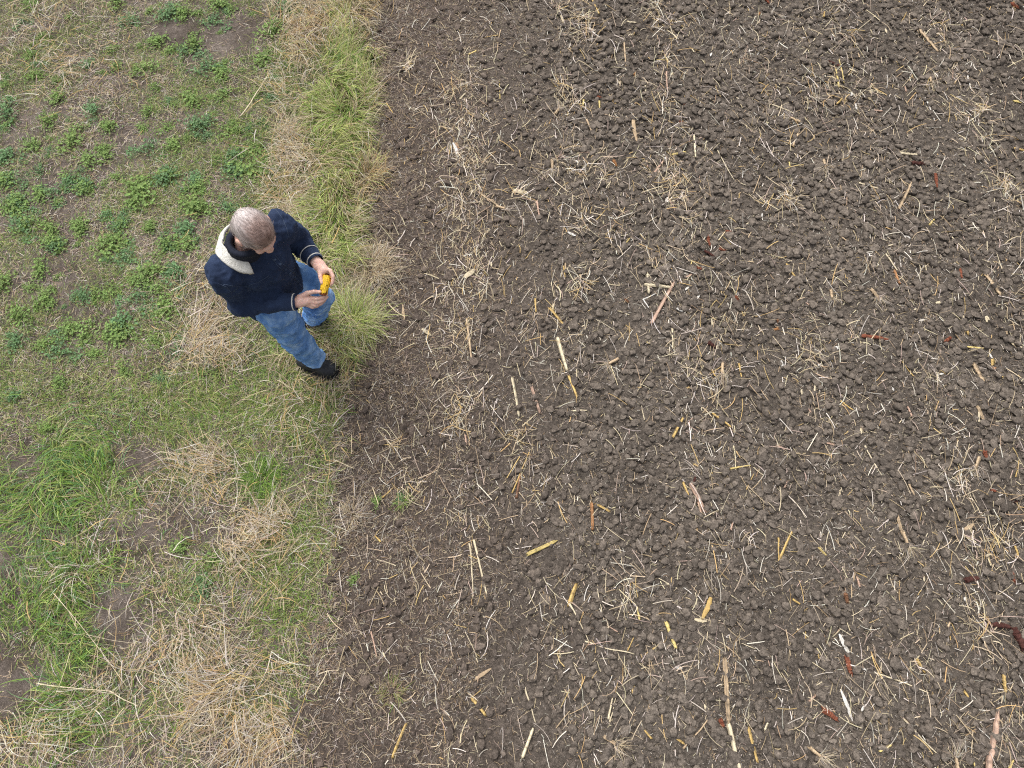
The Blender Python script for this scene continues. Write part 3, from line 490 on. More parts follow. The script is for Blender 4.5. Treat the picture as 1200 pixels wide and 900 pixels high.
# long single dry stems on the turf (lower left) and a curled leaf
def stem(u0, v0, u1, v1, w, c, label, lift=0.05, forks=0, name='dry_stem'):
    p, q = at(u0, v0), at(u1, v1); L = float(np.hypot(*(q - p)[:2])); ang = math.atan2(q[1] - p[1], q[0] - p[0]); m = (p + q) / 2; z = float(gh(m[0], m[1])) + lift
    w *= 0.75; o = link(name, piece_mesh(L, w, c, 'straw', int(u0 * 7 + v0)), M_STALK, loc=(m[0], m[1], z), rz=ang, label=label, category='dry stem')
    for i in range(forks):
        b = link('branch', piece_mesh(L * 0.42, w * 0.55, c, 'straw', i + int(u0)), M_STALK, o, loc=(L * (0.12 + 0.16 * i), (-1) ** i * L * 0.12, 0.0), rz=(-1) ** i * 0.6)
stem(57, 800, 140, 808, 0.0042, 'cream', 'thick whitish forked dry stem lying over green grass in the lower left', 0.09)
stem(138, 808, 172, 826, 0.0050, 'pale', 'short beige dry stem right of the thick whitish forked stem', 0.085)
stem(75, 697, 160, 805, 0.0030, 'pale', 'long thin beige dry stem leaning from green grass past the bare hollow', 0.09, 2)
stem(180, 652, 240, 762, 0.0026, 'tan', 'thin dry stem arching above the straw heap', 0.07, 1)
stem(128, 745, 117, 795, 0.0028, 'tan', 'upright thin tan dry stem just below the bare hollow', 0.08)
stem(5, 885, 75, 830, 0.0026, 'gold', 'golden dry stem slanting up in the bottom left corner', 0.07)
stem(285, 143, 318, 92, 0.0075, 'pale', 'pale dead twig on the turf above the man', 0.045)
stem(395, 300, 404, 280, 0.006, 'gold', 'flat golden dead leaf in the verge right of the hands', 0.13)
stem(300, 655, 420, 620, 0.002, 'pale', 'very long thin beige dry stem below the bright green tussock', 0.06, 1)
stem(345, 870, 368, 800, 0.0026, 'gold', 'golden dry stem at the turf edge near the bottom', 0.07)
#PERSON
# ------------------------------------------------------------------ the man: distance-field body, extracted as one surface
class Vox:
    def __init__(s, lo, hi, res):
        s.lo = np.array(lo, float); s.res = res; s.n = np.ceil((np.array(hi) - s.lo) / res).astype(int) + 1; s.f = np.full(s.n, 0.5, np.float32)
    def win(s, lo, hi):
        a = np.clip(np.floor((np.array(lo) - s.lo) / s.res).astype(int), 0, s.n - 1); b = np.clip(np.ceil((np.array(hi) - s.lo) / s.res).astype(int) + 1, 1, s.n)
        sl = tuple(slice(i, j) for i, j in zip(a, b)); g = np.ogrid[sl]
        return sl, [g[i] * s.res + s.lo[i] for i in range(3)]
    def add(s, fn, lo, hi, k=0.01, op='+'):
        m = k + 4 * s.res; sl, (X, Y, Z_) = s.win(np.array(lo) - m, np.array(hi) + m); d = fn(X, Y, Z_).astype(np.float32); o = s.f[sl]
        if op == '+':
            h = np.maximum(k - np.abs(o - d), 0) / k; s.f[sl] = np.minimum(o, d) - h * h * k * 0.25
        else:
            h = np.maximum(k - np.abs(-o - d), 0) / k; s.f[sl] = np.maximum(o, -d) + h * h * k * 0.25
    def cone(s, a, b, ra, rb, k=0.01, op='+', ax=None, fl=1.0):
        a = np.array(a, float); b = np.array(b, float); ba = b - a; L2 = ba @ ba; r = max(ra, rb) / min(fl, 1) if ax is None else max(ra, rb) * max(fl, 1)
        if ax is not None: ax = np.array(ax, float); ax = ax - ba * (ax @ ba) / L2; ax /= np.linalg.norm(ax)
        def fn(X, Y, Z_):
            px, py, pz = X - a[0], Y - a[1], Z_ - a[2]; h = np.clip((px * ba[0] + py * ba[1] + pz * ba[2]) / L2, 0, 1)
            qx, qy, qz = px - h * ba[0], py - h * ba[1], pz - h * ba[2]; rr = ra + (rb - ra) * h; d2 = qx * qx + qy * qy + qz * qz
            if ax is not None: t = qx * ax[0] + qy * ax[1] + qz * ax[2]; d2 = d2 + t * t * (1 / fl ** 2 - 1)
            return np.sqrt(np.maximum(d2, 0)) - rr
        s.add(fn, np.minimum(a, b) - r, np.maximum(a, b) + r, k, op)
    def ell(s, c, rad, M=None, k=0.01, op='+'):
        c = np.array(c, float); rad = np.array(rad, float); M = np.eye(3) if M is None else M; e = np.abs(M) @ rad
        def fn(X, Y, Z_):
            p = [X - c[0], Y - c[1], Z_ - c[2]]; l = [p[0] * M[0, i] + p[1] * M[1, i] + p[2] * M[2, i] for i in range(3)]
            k0 = np.sqrt(sum((l[i] / rad[i]) ** 2 for i in range(3))); k1 = np.sqrt(sum((l[i] / rad[i] ** 2) ** 2 for i in range(3))) + 1e-6
            return k0 * (k0 - 1) / k1
        s.add(fn, c - e, c + e, k, op)
    def chain(s, pts, rs, k=0.006, **kw):
        for a, b, ra, rb in zip(pts[:-1], pts[1:], rs[:-1], rs[1:]): s.cone(a, b, ra, rb, k, **kw)
    def plane(s, p, n, lo, hi):   # cut away the side the normal points to
        p = np.array(p, float); n = np.array(n, float) / np.linalg.norm(n)
        s.add(lambda X, Y, Z_: -((X - p[0]) * n[0] + (Y - p[1]) * n[1] + (Z_ - p[2]) * n[2]) + 0 * X, lo, hi, 0.004, '-')
    def mesh(s):
        f = s.f; ins = f < 0; n = s.n; cnt = np.zeros(n - 1, np.int8)
        off = [(i, j, k) for i in (0, 1) for j in (0, 1) for k in (0, 1)]
        for i, j, k in off: cnt += ins[i:n[0] - 1 + i, j:n[1] - 1 + j, k:n[2] - 1 + k]
        act = (cnt > 0) & (cnt < 8); ids = np.argwhere(act); idx = np.full(n - 1, -1, np.int32); idx[act] = np.arange(len(ids))
        val = np.stack([f[ids[:, 0] + i, ids[:, 1] + j, ids[:, 2] + k] for i, j, k in off], 1); acc = np.zeros((len(ids), 3)); num = np.zeros(len(ids))
        for a in range(8):
            for b in range(a + 1, 8):
                A, B = np.array(off[a]), np.array(off[b])
                if np.abs(A - B).sum() != 1: continue
                m = (val[:, a] < 0) != (val[:, b] < 0); t = val[m, a] / (val[m, a] - val[m, b]); acc[m] += A + t[:, None] * (B - A); num[m] += 1
        V = (ids + acc / num[:, None]) * s.res + s.lo; Q = []
        for ax in range(3):
            u, v = (ax + 1) % 3, (ax + 2) % 3; hi = [slice(None)] * 3; lo = [slice(None)] * 3; lo[ax] = slice(0, -1); hi[ax] = slice(1, None)
            a, b = ins[tuple(lo)], ins[tuple(hi)]; e = np.argwhere(a != b); e = e[(e[:, u] > 0) & (e[:, v] > 0) & (e[:, u] < n[u] - 1) & (e[:, v] < n[v] - 1)]
            fl = a[e[:, 0], e[:, 1], e[:, 2]]; c = []
            for du, dv in ((1, 1), (0, 1), (0, 0), (1, 0)):
                w = e.copy(); w[:, u] -= du; w[:, v] -= dv; c.append(idx[w[:, 0], w[:, 1], w[:, 2]])
            q = np.stack(c, 1); q[~fl] = q[~fl][:, ::-1]; Q.append(q[(q >= 0).all(1)])
        return V, np.concatenate(Q)
def relax(V, Q, it=2, lam=0.5):
    E_ = np.concatenate([Q[:, [0, 1]], Q[:, [1, 2]], Q[:, [2, 3]], Q[:, [3, 0]]]); cnt = np.bincount(E_[:, 0], minlength=len(V)) + np.bincount(E_[:, 1], minlength=len(V))
    for _ in range(it):
        A = np.stack([np.bincount(E_[:, 0], V[E_[:, 1], i], len(V)) + np.bincount(E_[:, 1], V[E_[:, 0], i], len(V)) for i in range(3)], 1)
        V = V + lam * (A / cnt[:, None] - V)
    return V
def vnorm(V, Q):
    n = np.cross(V[Q[:, 2]] - V[Q[:, 0]], V[Q[:, 3]] - V[Q[:, 1]]); o = np.zeros_like(V)
    for i in range(4):
        for a in range(3): o[:, a] += np.bincount(Q[:, i], n[:, a], len(V))
    return o / (np.linalg.norm(o, axis=1, keepdims=True) + 1e-12)
BASE = np.array([-1.22, 1.87, 0.0]); BASE[2] = float(gh(BASE[0], BASE[1]))
def skin_part(name, vx, material, parent=None, it=2, disp=None, **tags):
    V, Q = vx.mesh(); V = relax(V, Q, it)
    if disp is not None: V = V + vnorm(V, Q) * disp(V)[:, None]
    me = raw_mesh(name, V - BASE, Q, smooth=True); o = link(name, me, material, parent, **tags)
    if parent is None: o.location = [float(c) for c in BASE]
    return o, V, Q

# joints, each read off the photograph at an assumed height
rsh, lsh = at(263, 317, 1.40), at(325, 266, 1.42)
relb, rwr = at(282, 354, 1.13), at(345, 354, 1.13)
lelb, lwr = at(347, 280, 1.15), at(369, 305, 1.19)
neck = at(287, 288, 1.43); headc = at(299, 272, 1.60)
rhip, lhip = at(323, 364, .92), at(350, 330, .93)
rkn, rank = at(347, 398, .52), at(370, 421, .12)
lkn, lank = at(374, 350, .54), at(368, 370, .12)
Fh = np.array([0.757 * math.cos(R(38)), -0.653 * math.cos(R(38)), -math.sin(R(38))]); Rh = np.cross(Fh, [0, 0, 1]); Rh /= np.linalg.norm(Rh); Uh = np.cross(Rh, Fh); HM = np.stack([Rh, Fh, Uh], 1)
hd = lambda x, y, z: headc + HM @ np.array([x, y, z])
bodyF = np.array([0.69, -0.72, 0.0]); bodyR = np.array([-0.72, -0.69, 0]); up = np.array([0, 0, 1.0])
chest = (rsh + lsh) / 2 + np.array([0.0, 0, -0.13]); waist = at(318, 330, 1.06); pelvis = (rhip + lhip) / 2

# hands: chains of (px, py, z, radius)
def pts(l): return [at(a, b, c) for a, b, c, _ in l], [r for *_, r in l]
LH_palm = [(369, 305, 1.19, .024), (374, 311, 1.195, .025), (380, 317, 1.20, .022)]
LH = [[(373, 310, 1.195, .015), (374.5, 318, 1.20, .0125), (375.5, 325, 1.20, .0105), (377, 331.5, 1.195, .0088)],        # thumb on the near side of the cob
      [(380, 314, 1.20, .0125), (387, 317, 1.215, .0105), (390.5, 324, 1.205, .0092), (389.5, 332.5, 1.185, .008)],      # index
      [(379, 317, 1.19, .0125), (387.5, 320, 1.195, .0105), (390.5, 327.5, 1.18, .0092), (387, 334.5, 1.165, .008)],      # middle
      [(378, 318, 1.178, .012), (386, 322.5, 1.172, .010), (388, 330, 1.16, .0088), (383.5, 335, 1.15, .0078)],       # ring
      [(376.5, 319, 1.167, .011), (383, 325, 1.155, .009), (384, 331.5, 1.147, .008), (380, 335, 1.142, .007)]]         # little
RH_palm = [(344, 354, 1.13, .025), (352, 352.5, 1.13, .027), (361, 351, 1.13, .0235)]
RH = [[(352, 348.5, 1.145, .015), (360, 343.5, 1.165, .0125), (367.5, 341.8, 1.178, .0105), (375, 342, 1.183, .0088)],
      [(362, 349, 1.138, .0125), (371, 350, 1.145, .0105), (378, 348.5, 1.143, .0092), (383, 344.5, 1.148, .008)],
      [(362, 352.5, 1.128, .0125), (371.5, 354.5, 1.128, .0105), (378, 352.5, 1.125, .0092), (383.5, 348, 1.128, .008)],
      [(361, 355, 1.118, .012), (369.5, 358, 1.112, .010), (376, 356, 1.108, .0088), (381, 351.5, 1.11, .0078)],
      [(359.5, 357, 1.108, .011), (366, 360, 1.10, .009), (371.5, 359, 1.095, .008), (376, 355.5, 1.095, .007)]]
def add_hand(vx, palm, fingers, grow=0.0):
    p, r = pts(palm); side = np.cross(p[-1] - p[0], up)
    vx.chain(p, [q * 0.92 for q in r], 0.01, ax=side, fl=1.3)
    for i, f in enumerate(fingers):
        q, r = pts(f); vx.chain([p[0] * 0.45 + p[1] * 0.55 if i else p[0] * 0.6 + p[1] * 0.4] + q, [0.012] + r, 0.0035)

vx = Vox((-1.50, 1.50, 0.0), (-0.88, 2.22, 1.78), 0.0042)
# head
vx.ell(hd(0, -0.012, 0.028), (0.073, 0.092, 0.088), HM, 0.02)              # cranium
vx.ell(hd(0, 0.030, -0.040), (0.058, 0.058, 0.072), HM, 0.03)              # face
vx.ell(hd(0, 0.056, -0.098), (0.030, 0.026, 0.020), HM, 0.025)             # chin
for s in (-1, 1):
    vx.cone(hd(s * 0.052, 0.0, -0.075), hd(s * 0.020, 0.060, -0.100), 0.020, 0.017, 0.025)      # jaw
    vx.ell(hd(s * 0.032, 0.072, -0.030), (0.022, 0.016, 0.018), HM, 0.02)  # cheek
    vx.cone(hd(s * 0.045, 0.066, 0.018), hd(s * 0.012, 0.085, 0.014), 0.008, 0.009, 0.012)      # brow
    vx.ell(hd(s * 0.031, 0.090, 0.000), (0.015, 0.012, 0.010), HM, 0.006, '-')
    vx.ell(hd(s * 0.031, 0.074, 0.000), (0.0125, 0.0125, 0.0115), HM, 0.002)                    # eye
    vx.ell(hd(s * 0.083, -0.010, -0.010), (0.010, 0.021, 0.033), HM, 0.006)                     # ear
    vx.ell(hd(s * 0.093, -0.002, -0.008), (0.005, 0.010, 0.018), HM, 0.004, '-')
vx.cone(hd(0, 0.084, 0.012), hd(0, 0.102, -0.030), 0.008, 0.0115, 0.012)   # nose
for s in (-1, 1): vx.ell(hd(s * 0.012, 0.098, -0.034), (0.008, 0.011, 0.008), HM, 0.006)
vx.cone(hd(-0.018, 0.084, -0.062), hd(0.018, 0.084, -0.062), 0.0075, 0.0075, 0.005); vx.cone(hd(-0.015, 0.082, -0.074), hd(0.015, 0.082, -0.074), 0.008, 0.008, 0.005)
vx.cone(hd(0, -0.02, -0.06), neck, 0.055, 0.062, 0.03)
vx.cone(neck, chest, 0.06, 0.08, 0.04)
vx.cone(rsh, lsh, 0.045, 0.045, 0.04); vx.cone(chest, waist, 0.095, 0.085, 0.04, ax=bodyR, fl=1.2); vx.cone(waist, pelvis, 0.085, 0.075, 0.04, ax=bodyR, fl=1.15)
for a, b, c in ((rsh, relb, rwr), (lsh, lelb, lwr)): vx.cone(a, b, 0.045, 0.037, 0.02); vx.cone(b, c, 0.038, 0.025, 0.015)
for a, b, c in ((rhip, rkn, rank), (lhip, lkn, lank)): vx.cone(a, b, 0.075, 0.052, 0.03); vx.cone(b, c, 0.050, 0.036, 0.02)
TD = np.array([0.95, -0.22, 0.0]); TD /= np.linalg.norm(TD)
def toe(an, v): return np.array([an[0], an[1], 0]) + v
foot = {}
for k_, an, tp, d in (('r', rank, at(394, 434.5, 0.055), np.array([0.93, -0.30, 0])), ('l', lank, at(390, 379, 0.055), np.array([0.99, -0.05, 0]))):
    d = d / np.linalg.norm(d); g = float(gh(tp[0], tp[1])); tip = np.array([tp[0], tp[1], g + 0.045]) - d * 0.045; heel = tip - d * 0.19; heel[2] = g + 0.05; foot[k_] = (heel, tip, d, g)
    vx.cone(an, heel + d * 0.02 + up * 0.03, 0.036, 0.035, 0.02); vx.cone(heel, tip, 0.032, 0.030, 0.03)
add_hand(vx, LH_palm, LH); add_hand(vx, RH_palm, RH)

M_SKIN, nt, b = mat('skin', 0.5); g = nt.nodes.new('ShaderNodeNewGeometry')
nt.links.new(ramp(nt, noise_n(nt, 45, 4, g.outputs['Position']), [(0.3, (0.68, 0.40, 0.325)), (0.7, (0.80, 0.54, 0.45))]), b.inputs['Base Color'])
b.inputs['Subsurface Weight'].default_value = 0.15; b.inputs['Subsurface Radius'].default_value = (0.01, 0.004, 0.002); b.inputs['Subsurface Scale'].default_value = 0.5
man, _, _ = skin_part('person', vx, M_SKIN, None, 2, label='grey haired man in navy jacket and blue jeans standing in grass, holding a maize cob', category='person')
del vx
def fold(V, A, sc_=1.0):
    return np.array([A * (mn.noise(Vector((p[0] * 13, p[1] * 13, p[2] * 7)) * sc_) - 0.9 * abs(mn.noise(Vector((p[0] * 9 - p[2] * 6, p[1] * 9 + p[2] * 5, p[2] * 12 + p[0] * 5)) * sc_ + Vector((9, 3, 7)))) + 0.2 + 0.55 * (0.5 - abs(mn.noise(Vector((p[0] * 26, p[1] * 24, p[2] * 12)) * sc_ + Vector((5, 1, 2))))) + 0.2 * mn.noise(Vector(p * 70))) for p in V])

# hair
lo, hi = headc - 0.14, headc + 0.14
vx = Vox(lo, hi, 0.004)
vx.ell(hd(0, -0.015, 0.030), (0.078, 0.096, 0.090), HM, 0.01); vx.ell(hd(0, -0.052, -0.042), (0.068, 0.052, 0.062), HM, 0.03)
for s in (-1, 1): vx.cone(hd(s * 0.070, 0.018, 0.015), hd(s * 0.070, 0.020, -0.022), 0.010, 0.007, 0.01)
vx.ell(hd(0, 0.122, -0.025), (0.082, 0.070, 0.098), HM, 0.008, '-')
for s in (-1, 1): vx.ell(hd(s * 0.088, -0.006, -0.02), (0.020, 0.026, 0.036), HM, 0.005, '-')
M_HAIR = attr_mat('hair', 0.6)
def hair_col(P):
    l = (P - headc) @ HM; d = np.linalg.norm(P - hd(0.0, 0.03, 0.12), axis=1); t = sm((d - 0.035) / 0.085)[:, None]
    st = np.array([mn.noise(Vector((q[0] * 150, q[1] * 22 + q[2] * 12, q[2] * 60))) + 0.7 * mn.noise(Vector((q[0] * 60, q[1] * 10, q[2] * 25 + 4))) for q in l])[:, None]
    front = sm((l[:, 1:2] - 0.02) / 0.06); c = np.array((0.36, 0.25, 0.215)) * (1 - t) + np.array((0.55, 0.49, 0.475)) * t
    c = c * (1 - 0.28 * front) + np.array((0.10, 0.05, 0.025)) * 0.9 * front; return np.clip(c * (1 + 0.30 * st), 0.02, 0.9)
hair, HV, HQ = skin_part('hair', vx, M_HAIR, man, 2)
ca_ = hair.data.color_attributes.new('Col', 'FLOAT_COLOR', 'POINT'); ca_.data.foreach_set('color', np.concatenate([hair_col(HV), np.ones((len(HV), 1))], 1).astype(np.float32).ravel())
hn = vnorm(HV, HQ); sel = rng.choice(len(HV), 3000); hp = HV[sel]; hnn = hn[sel]; ok = (hnn @ Uh > -0.75); hp, hnn = hp[ok], hnn[ok]
dirn = -Fh * 0.9 + Rh[None] * (0.9 * ((hp - headc) @ Rh))[:, None] * 6 + rng.normal(0, 0.14, (len(hp), 3)); dirn -= hnn * (dirn * hnn).sum(1)[:, None]; dirn /= np.linalg.norm(dirn, axis=1)[:, None]
L_ = U(0.016, 0.034, len(hp))[:, None]; sd_ = np.cross(hnn, dirn) * 0.0012
a0, a1, a2 = hp - hnn * 0.001, hp + dirn * L_ * 0.5 + hnn * 0.0022, hp + dirn * L_ + hnn * 0.0012
V = np.stack([a0 + sd_, a0 - sd_, a1 + sd_, a1 - sd_, a2], 1).reshape(-1, 3) - BASE; ii = (np.arange(len(hp)) * 5)[:, None]
link('hair_strands', raw_mesh('hair_strands', V, ii + np.array([[0, 1, 3, 2]]), ii + np.array([[2, 3, 4]]), np.repeat(hair_col(hp) * rng.uniform(0.85, 1.2, (len(hp), 1)), 5, 0)), M_HAIR, hair)

# jacket: outer form minus inner form, open at hem and cuffs
def cuff(w, e, t): return w + (e - w) / np.linalg.norm(e - w) * t
rc, lc = cuff(rwr, relb, 0.0), cuff(lwr, lelb, 0.0)
vx = Vox((-1.56, 1.46, 0.78), (-0.90, 2.22, 1.60), 0.006); lo, hi = vx.lo, vx.lo + vx.n * vx.res
hemc = at(321, 347, 0.92)
def jform(g, k, op):
    vx.cone(rsh + up * -.01, lsh + up * -.01, 0.080 - g, 0.080 - g, k, op); vx.cone(chest, waist, 0.128 - g, 0.122 - g, k, op, ax=bodyR, fl=1.22); vx.cone(waist, hemc, 0.122 - g, 0.134 - g, k, op, ax=bodyR, fl=1.24)
    vx.cone(neck + up * -0.01 - bodyF * 0.01, chest + up * 0.03, 0.078 - g, 0.12 - g, k, op)
    for a, b_, c_ in ((rsh, relb, rc), (lsh, lelb, lc)): vx.cone(a, b_, 0.078 - g, 0.062 - g, min(k, .014), op); vx.cone(b_, c_ + (c_ - b_) * (0.08 if op == '-' else 0), 0.062 - g, 0.043 - g, min(k, .02), op)
jform(0, 0.035, '+')
# open the cuffs
for w, e in ((rc, relb), (lc, lelb)):
    d = (w - e) / np.linalg.norm(w - e); vx.cone(w + d * 0.048, w + d * 0.10, 0.048, 0.05, 0.002, '-'); vx.cone(w - d * 0.05, w + d * 0.05, 0.034, 0.036, 0.003, '-')
vx.plane((0, 0, 0.865), (0, 0, -1), (-1.56, 1.46, 0.78), (-0.90, 2.22, 0.865))
vx.cone(hemc - up * 0.2, hemc - up * 0.125, 0.10, 0.10, 0.003, '-', ax=bodyR, fl=1.22)
vx.cone(neck + up * -0.02 + bodyF * 0.01, neck + up * 0.14 + bodyF * 0.05, 0.062, 0.085, 0.004, '-')
M_JACKET, nt, b = mat('navy_corduroy', 0.85); tc = nt.nodes.new('ShaderNodeNewGeometry')
c = ramp(nt, noise_n(nt, 16, 5, tc.outputs['Position']), [(0.3, (0.0095, 0.0185, 0.047)), (0.7, (0.021, 0.038, 0.088))]); nt.links.new(c, b.inputs['Base Color']); bump(nt, b, noise_n(nt, 380, 2, tc.outputs['Position']), 0.5, 0.002)
b.inputs['Sheen Weight'].default_value = 0.10; b.inputs['Sheen Tint'].default_value = (0.25, 0.4, 0.8, 1)
def jf(V):
    w_ = np.minimum(np.linalg.norm(V - rc, axis=1), np.linalg.norm(V - lc, axis=1)); d = fold(V, 0.020) * sm((w_ - 0.045) / 0.08) * sm((V[:, 2] - 0.86) / 0.1)
    for e in (relb, lelb):
        r = np.linalg.norm(V - e, axis=1); d += 0.005 * np.exp(-(r / 0.07) ** 2) * np.sin(V @ np.array([90, 60, 40.0]))
    return d
jacket, JV, JQ = skin_part('jacket', vx, M_JACKET, man, 2, jf)
bvh = BVHTree.FromPolygons([Vector(v) for v in JV], JQ.tolist())
def onj(x, y, dz=0.003):
    h = bvh.ray_cast(Vector((x, y, 1.75)), Vector((0, 0, -1))); return None if h[0] is None else np.array(h[0]) + np.array([0, 0, dz])
def tube(path, r, K=6, closed=False):
    P = np.array(path, float); n = len(P); T_ = np.roll(P, -1, 0) - np.roll(P, 1, 0)
    if not closed: T_[0] = P[1] - P[0]; T_[-1] = P[-1] - P[-2]
    T_ /= np.linalg.norm(T_, axis=1)[:, None] + 1e-9; A = np.cross(T_, [0.13, 0.21, 0.97]); A /= np.linalg.norm(A, axis=1)[:, None] + 1e-9; B = np.cross(T_, A); a = np.arange(K) / K * 6.28318
    V = (P[:, None] + r * (A[:, None] * np.cos(a)[None, :, None] + B[:, None] * np.sin(a)[None, :, None])).reshape(-1, 3); m = n if closed else n - 1
    Q = [(i * K + j, i * K + (j + 1) % K, ((i + 1) % n) * K + (j + 1) % K, ((i + 1) % n) * K + j) for i in range(m) for j in range(K)]
    return V, np.array(Q)
def tubes(name, paths, r, m, parent, K=6, closed=False):
    vs, qs, o = [], [], 0
    for p in paths: v, q = tube(p, r, K, closed); vs.append(v); qs.append(q + o); o += len(v)
    return link(name, raw_mesh(name, np.concatenate(vs) - BASE, np.concatenate(qs), smooth=True), m, parent)
M_SEAM, nt, b = mat('seam_thread', 0.8); b.inputs['Base Color'].default_value = (0.06, 0.085, 0.14, 1)
M_CREAM, nt, b = mat('cream_sherpa', 0.95); tc = nt.nodes.new('ShaderNodeNewGeometry')
nt.links.new(ramp(nt, noise_n(nt, 90, 4, tc.outputs['Position']), [(0.3, (0.58, 0.56, 0.50)), (0.65, (0.80, 0.78, 0.73))]), b.inputs['Base Color']); bump(nt, b, noise_n(nt, 220, 3, tc.outputs['Position']), 0.9, 0.004)
# seams laid over the cloth, found by dropping points on it
def pxpath(l, z, n=14, off=0.0015):
    out = []
    for (a, b_), (c_, d_) in zip(l[:-1], l[1:]):
        for t in np.linspace(0, 1, n, endpoint=False):
            o_ = np.array([0, 0, H]); e = at(a + (c_ - a) * t, b_ + (d_ - b_) * t, z); dr_ = Vector(e - o_).normalized(); h = bvh.ray_cast(Vector(o_), dr_)
            if h[0] is not None: out.append(np.array(h[0]) + np.array(h[1]) * off)
    return out
placket = pxpath([(318, 302), (326, 312), (338, 322), (349, 331), (356, 339)], 1.0); placket2 = pxpath([(322, 299), (331, 309), (343, 319), (353, 328)], 1.0)
yoke = pxpath([(262, 333), (275, 335), (290, 335), (304, 330), (316, 322)], 1.2); shs = pxpath([(256, 332), (266, 336), (272, 344)], 1.2); shl = pxpath([(322, 244), (331, 256), (336, 268), (339, 280)], 1.2)
tubes('seam', [p for p in (placket, placket2, yoke, shs, shl) if len(p) > 3], 0.0013, M_SEAM, jacket)
btn = [p for p in pxpath([(322, 304), (334, 315), (345, 325), (353, 333)], 1.0, 2)]
for p in btn:
    v, q = tube([p - np.array([0, 0, .002]), p + np.array([0, 0, .002])], 0.007, 10); link('button', raw_mesh('button', np.concatenate([v, [p + np.array([0, 0, .0035])]]) - BASE, q, [(10 + j, 10 + (j + 1) % 10, 20) for j in range(10)]), M_SEAM, jacket)
def ring(c_, d, r, n=28, fl=1.0):
    d = d / np.linalg.norm(d); a = np.cross(d, up if abs(d[2]) < 0.95 else np.array([1.0, 0, 0])); a /= np.linalg.norm(a); b_ = np.cross(d, a); return [c_ + r * (a * math.cos(t) + b_ * math.sin(t) * fl) for t in np.linspace(0, 6.2832, n, endpoint=False)]
for w, e in ((rc, relb), (lc, lelb)): tubes('cuff_trim', [ring(w + (w - e) / np.linalg.norm(w - e) * -0.001, w - e, 0.0405)], 0.0038, M_CREAM, jacket, 8, True)
lcp = cuff(lwr, lelb, 0.055); tubes('sleeve_piping', [ring(lcp, lwr - lelb, 0.0515)], 0.0022, M_CREAM, jacket, 6, True)

# sherpa collar lying round the back of the neck and on the shoulders
nc = neck + np.array([0.0, 0.0, 0]) ; V = []; na, nr = 44, 9
for i in range(na):
    t = -1 + 2 * i / (na - 1); a = R(-70 + (t + 1) * 0.5 * 228); d = -bodyF * math.cos(a) + bodyR * math.sin(a)   # 0 = back of the neck, + = his right
    u_ = (t + 1) / 2; ri = 0.080 + 0.016 * sm((u_ - 0.75) / 0.25); ro = 0.130 + 0.022 * sm((u_ - 0.7) / 0.3) - 0.01 * sm(1 - u_ / 0.2)
    for j in range(nr):
        s = j / (nr - 1); r = ri + (ro - ri) * s; x, y = nc[0] + d[0] * r, nc[1] + d[1] * r; h = onj(x, y, 0.0); z = (h[2] if h is not None else 1.40)
        zi = z if j == 0 else zi; z = min(max(z, zi - 0.035 * s, 1.40), 1.49); lift = 0.020 * (1 - s) + 0.012; V.append((x, y, z + lift))
V = np.array(V).reshape(na, nr, 3)
for _ in range(4): V[1:-1, :, 2] = (V[:-2, :, 2] + V[2:, :, 2] + 2 * V[1:-1, :, 2]) / 4; V[:, 1:-1, 2] = (V[:, :-2, 2] + V[:, 2:, 2] + 2 * V[:, 1:-1, 2]) / 4
bot = V.copy(); bot[..., 2] -= 0.016
nn_ = na * nr; Vt = np.concatenate([V.reshape(-1, 3), bot.reshape(-1, 3)]); Vt = Vt + np.array([[mn.noise(Vector(p * 55)) * 0.003] * 3 for p in Vt]); g_ = np.arange(nn_).reshape(na, nr)
q1 = np.stack([g_[:-1, :-1], g_[:-1, 1:], g_[1:, 1:], g_[1:, :-1]], -1).reshape(-1, 4); Q = [q1, q1[:, ::-1] + nn_]
for e in (g_[0], g_[-1][::-1], g_[:, 0][::-1], g_[:, -1]): Q.append(np.stack([e[:-1], e[:-1] + nn_, e[1:] + nn_, e[1:]], -1))
link('collar', raw_mesh('collar', Vt - BASE, np.concatenate(Q), smooth=True), M_CREAM, jacket, label='cream sherpa collar')
# dark band inside the collar
M_DARK, nt, b = mat('dark_knit', 0.9); b.inputs['Base Color'].default_value = (0.012, 0.015, 0.028, 1)
vx = Vox(neck - 0.2, neck + 0.2, 0.005)
for h_, r_, w_ in ((0.0, 0.074, 0.022), (0.03, 0.073, 0.020), (0.06, 0.073, 0.018), (0.085, 0.074, 0.015), (0.10, 0.074, 0.011)):
    rg = ring(neck + up * (h_ + 0.01) + bodyF * (0.012 + h_ * 0.5), up, r_ - 0.004, 20)
    for a_, b_ in zip(rg, rg[1:] + rg[:1]): vx.cone(a_, b_, w_, w_, 0.006)
skin_part('inner_collar', vx, M_DARK, man, 2, lambda V: fold(V, 0.005))

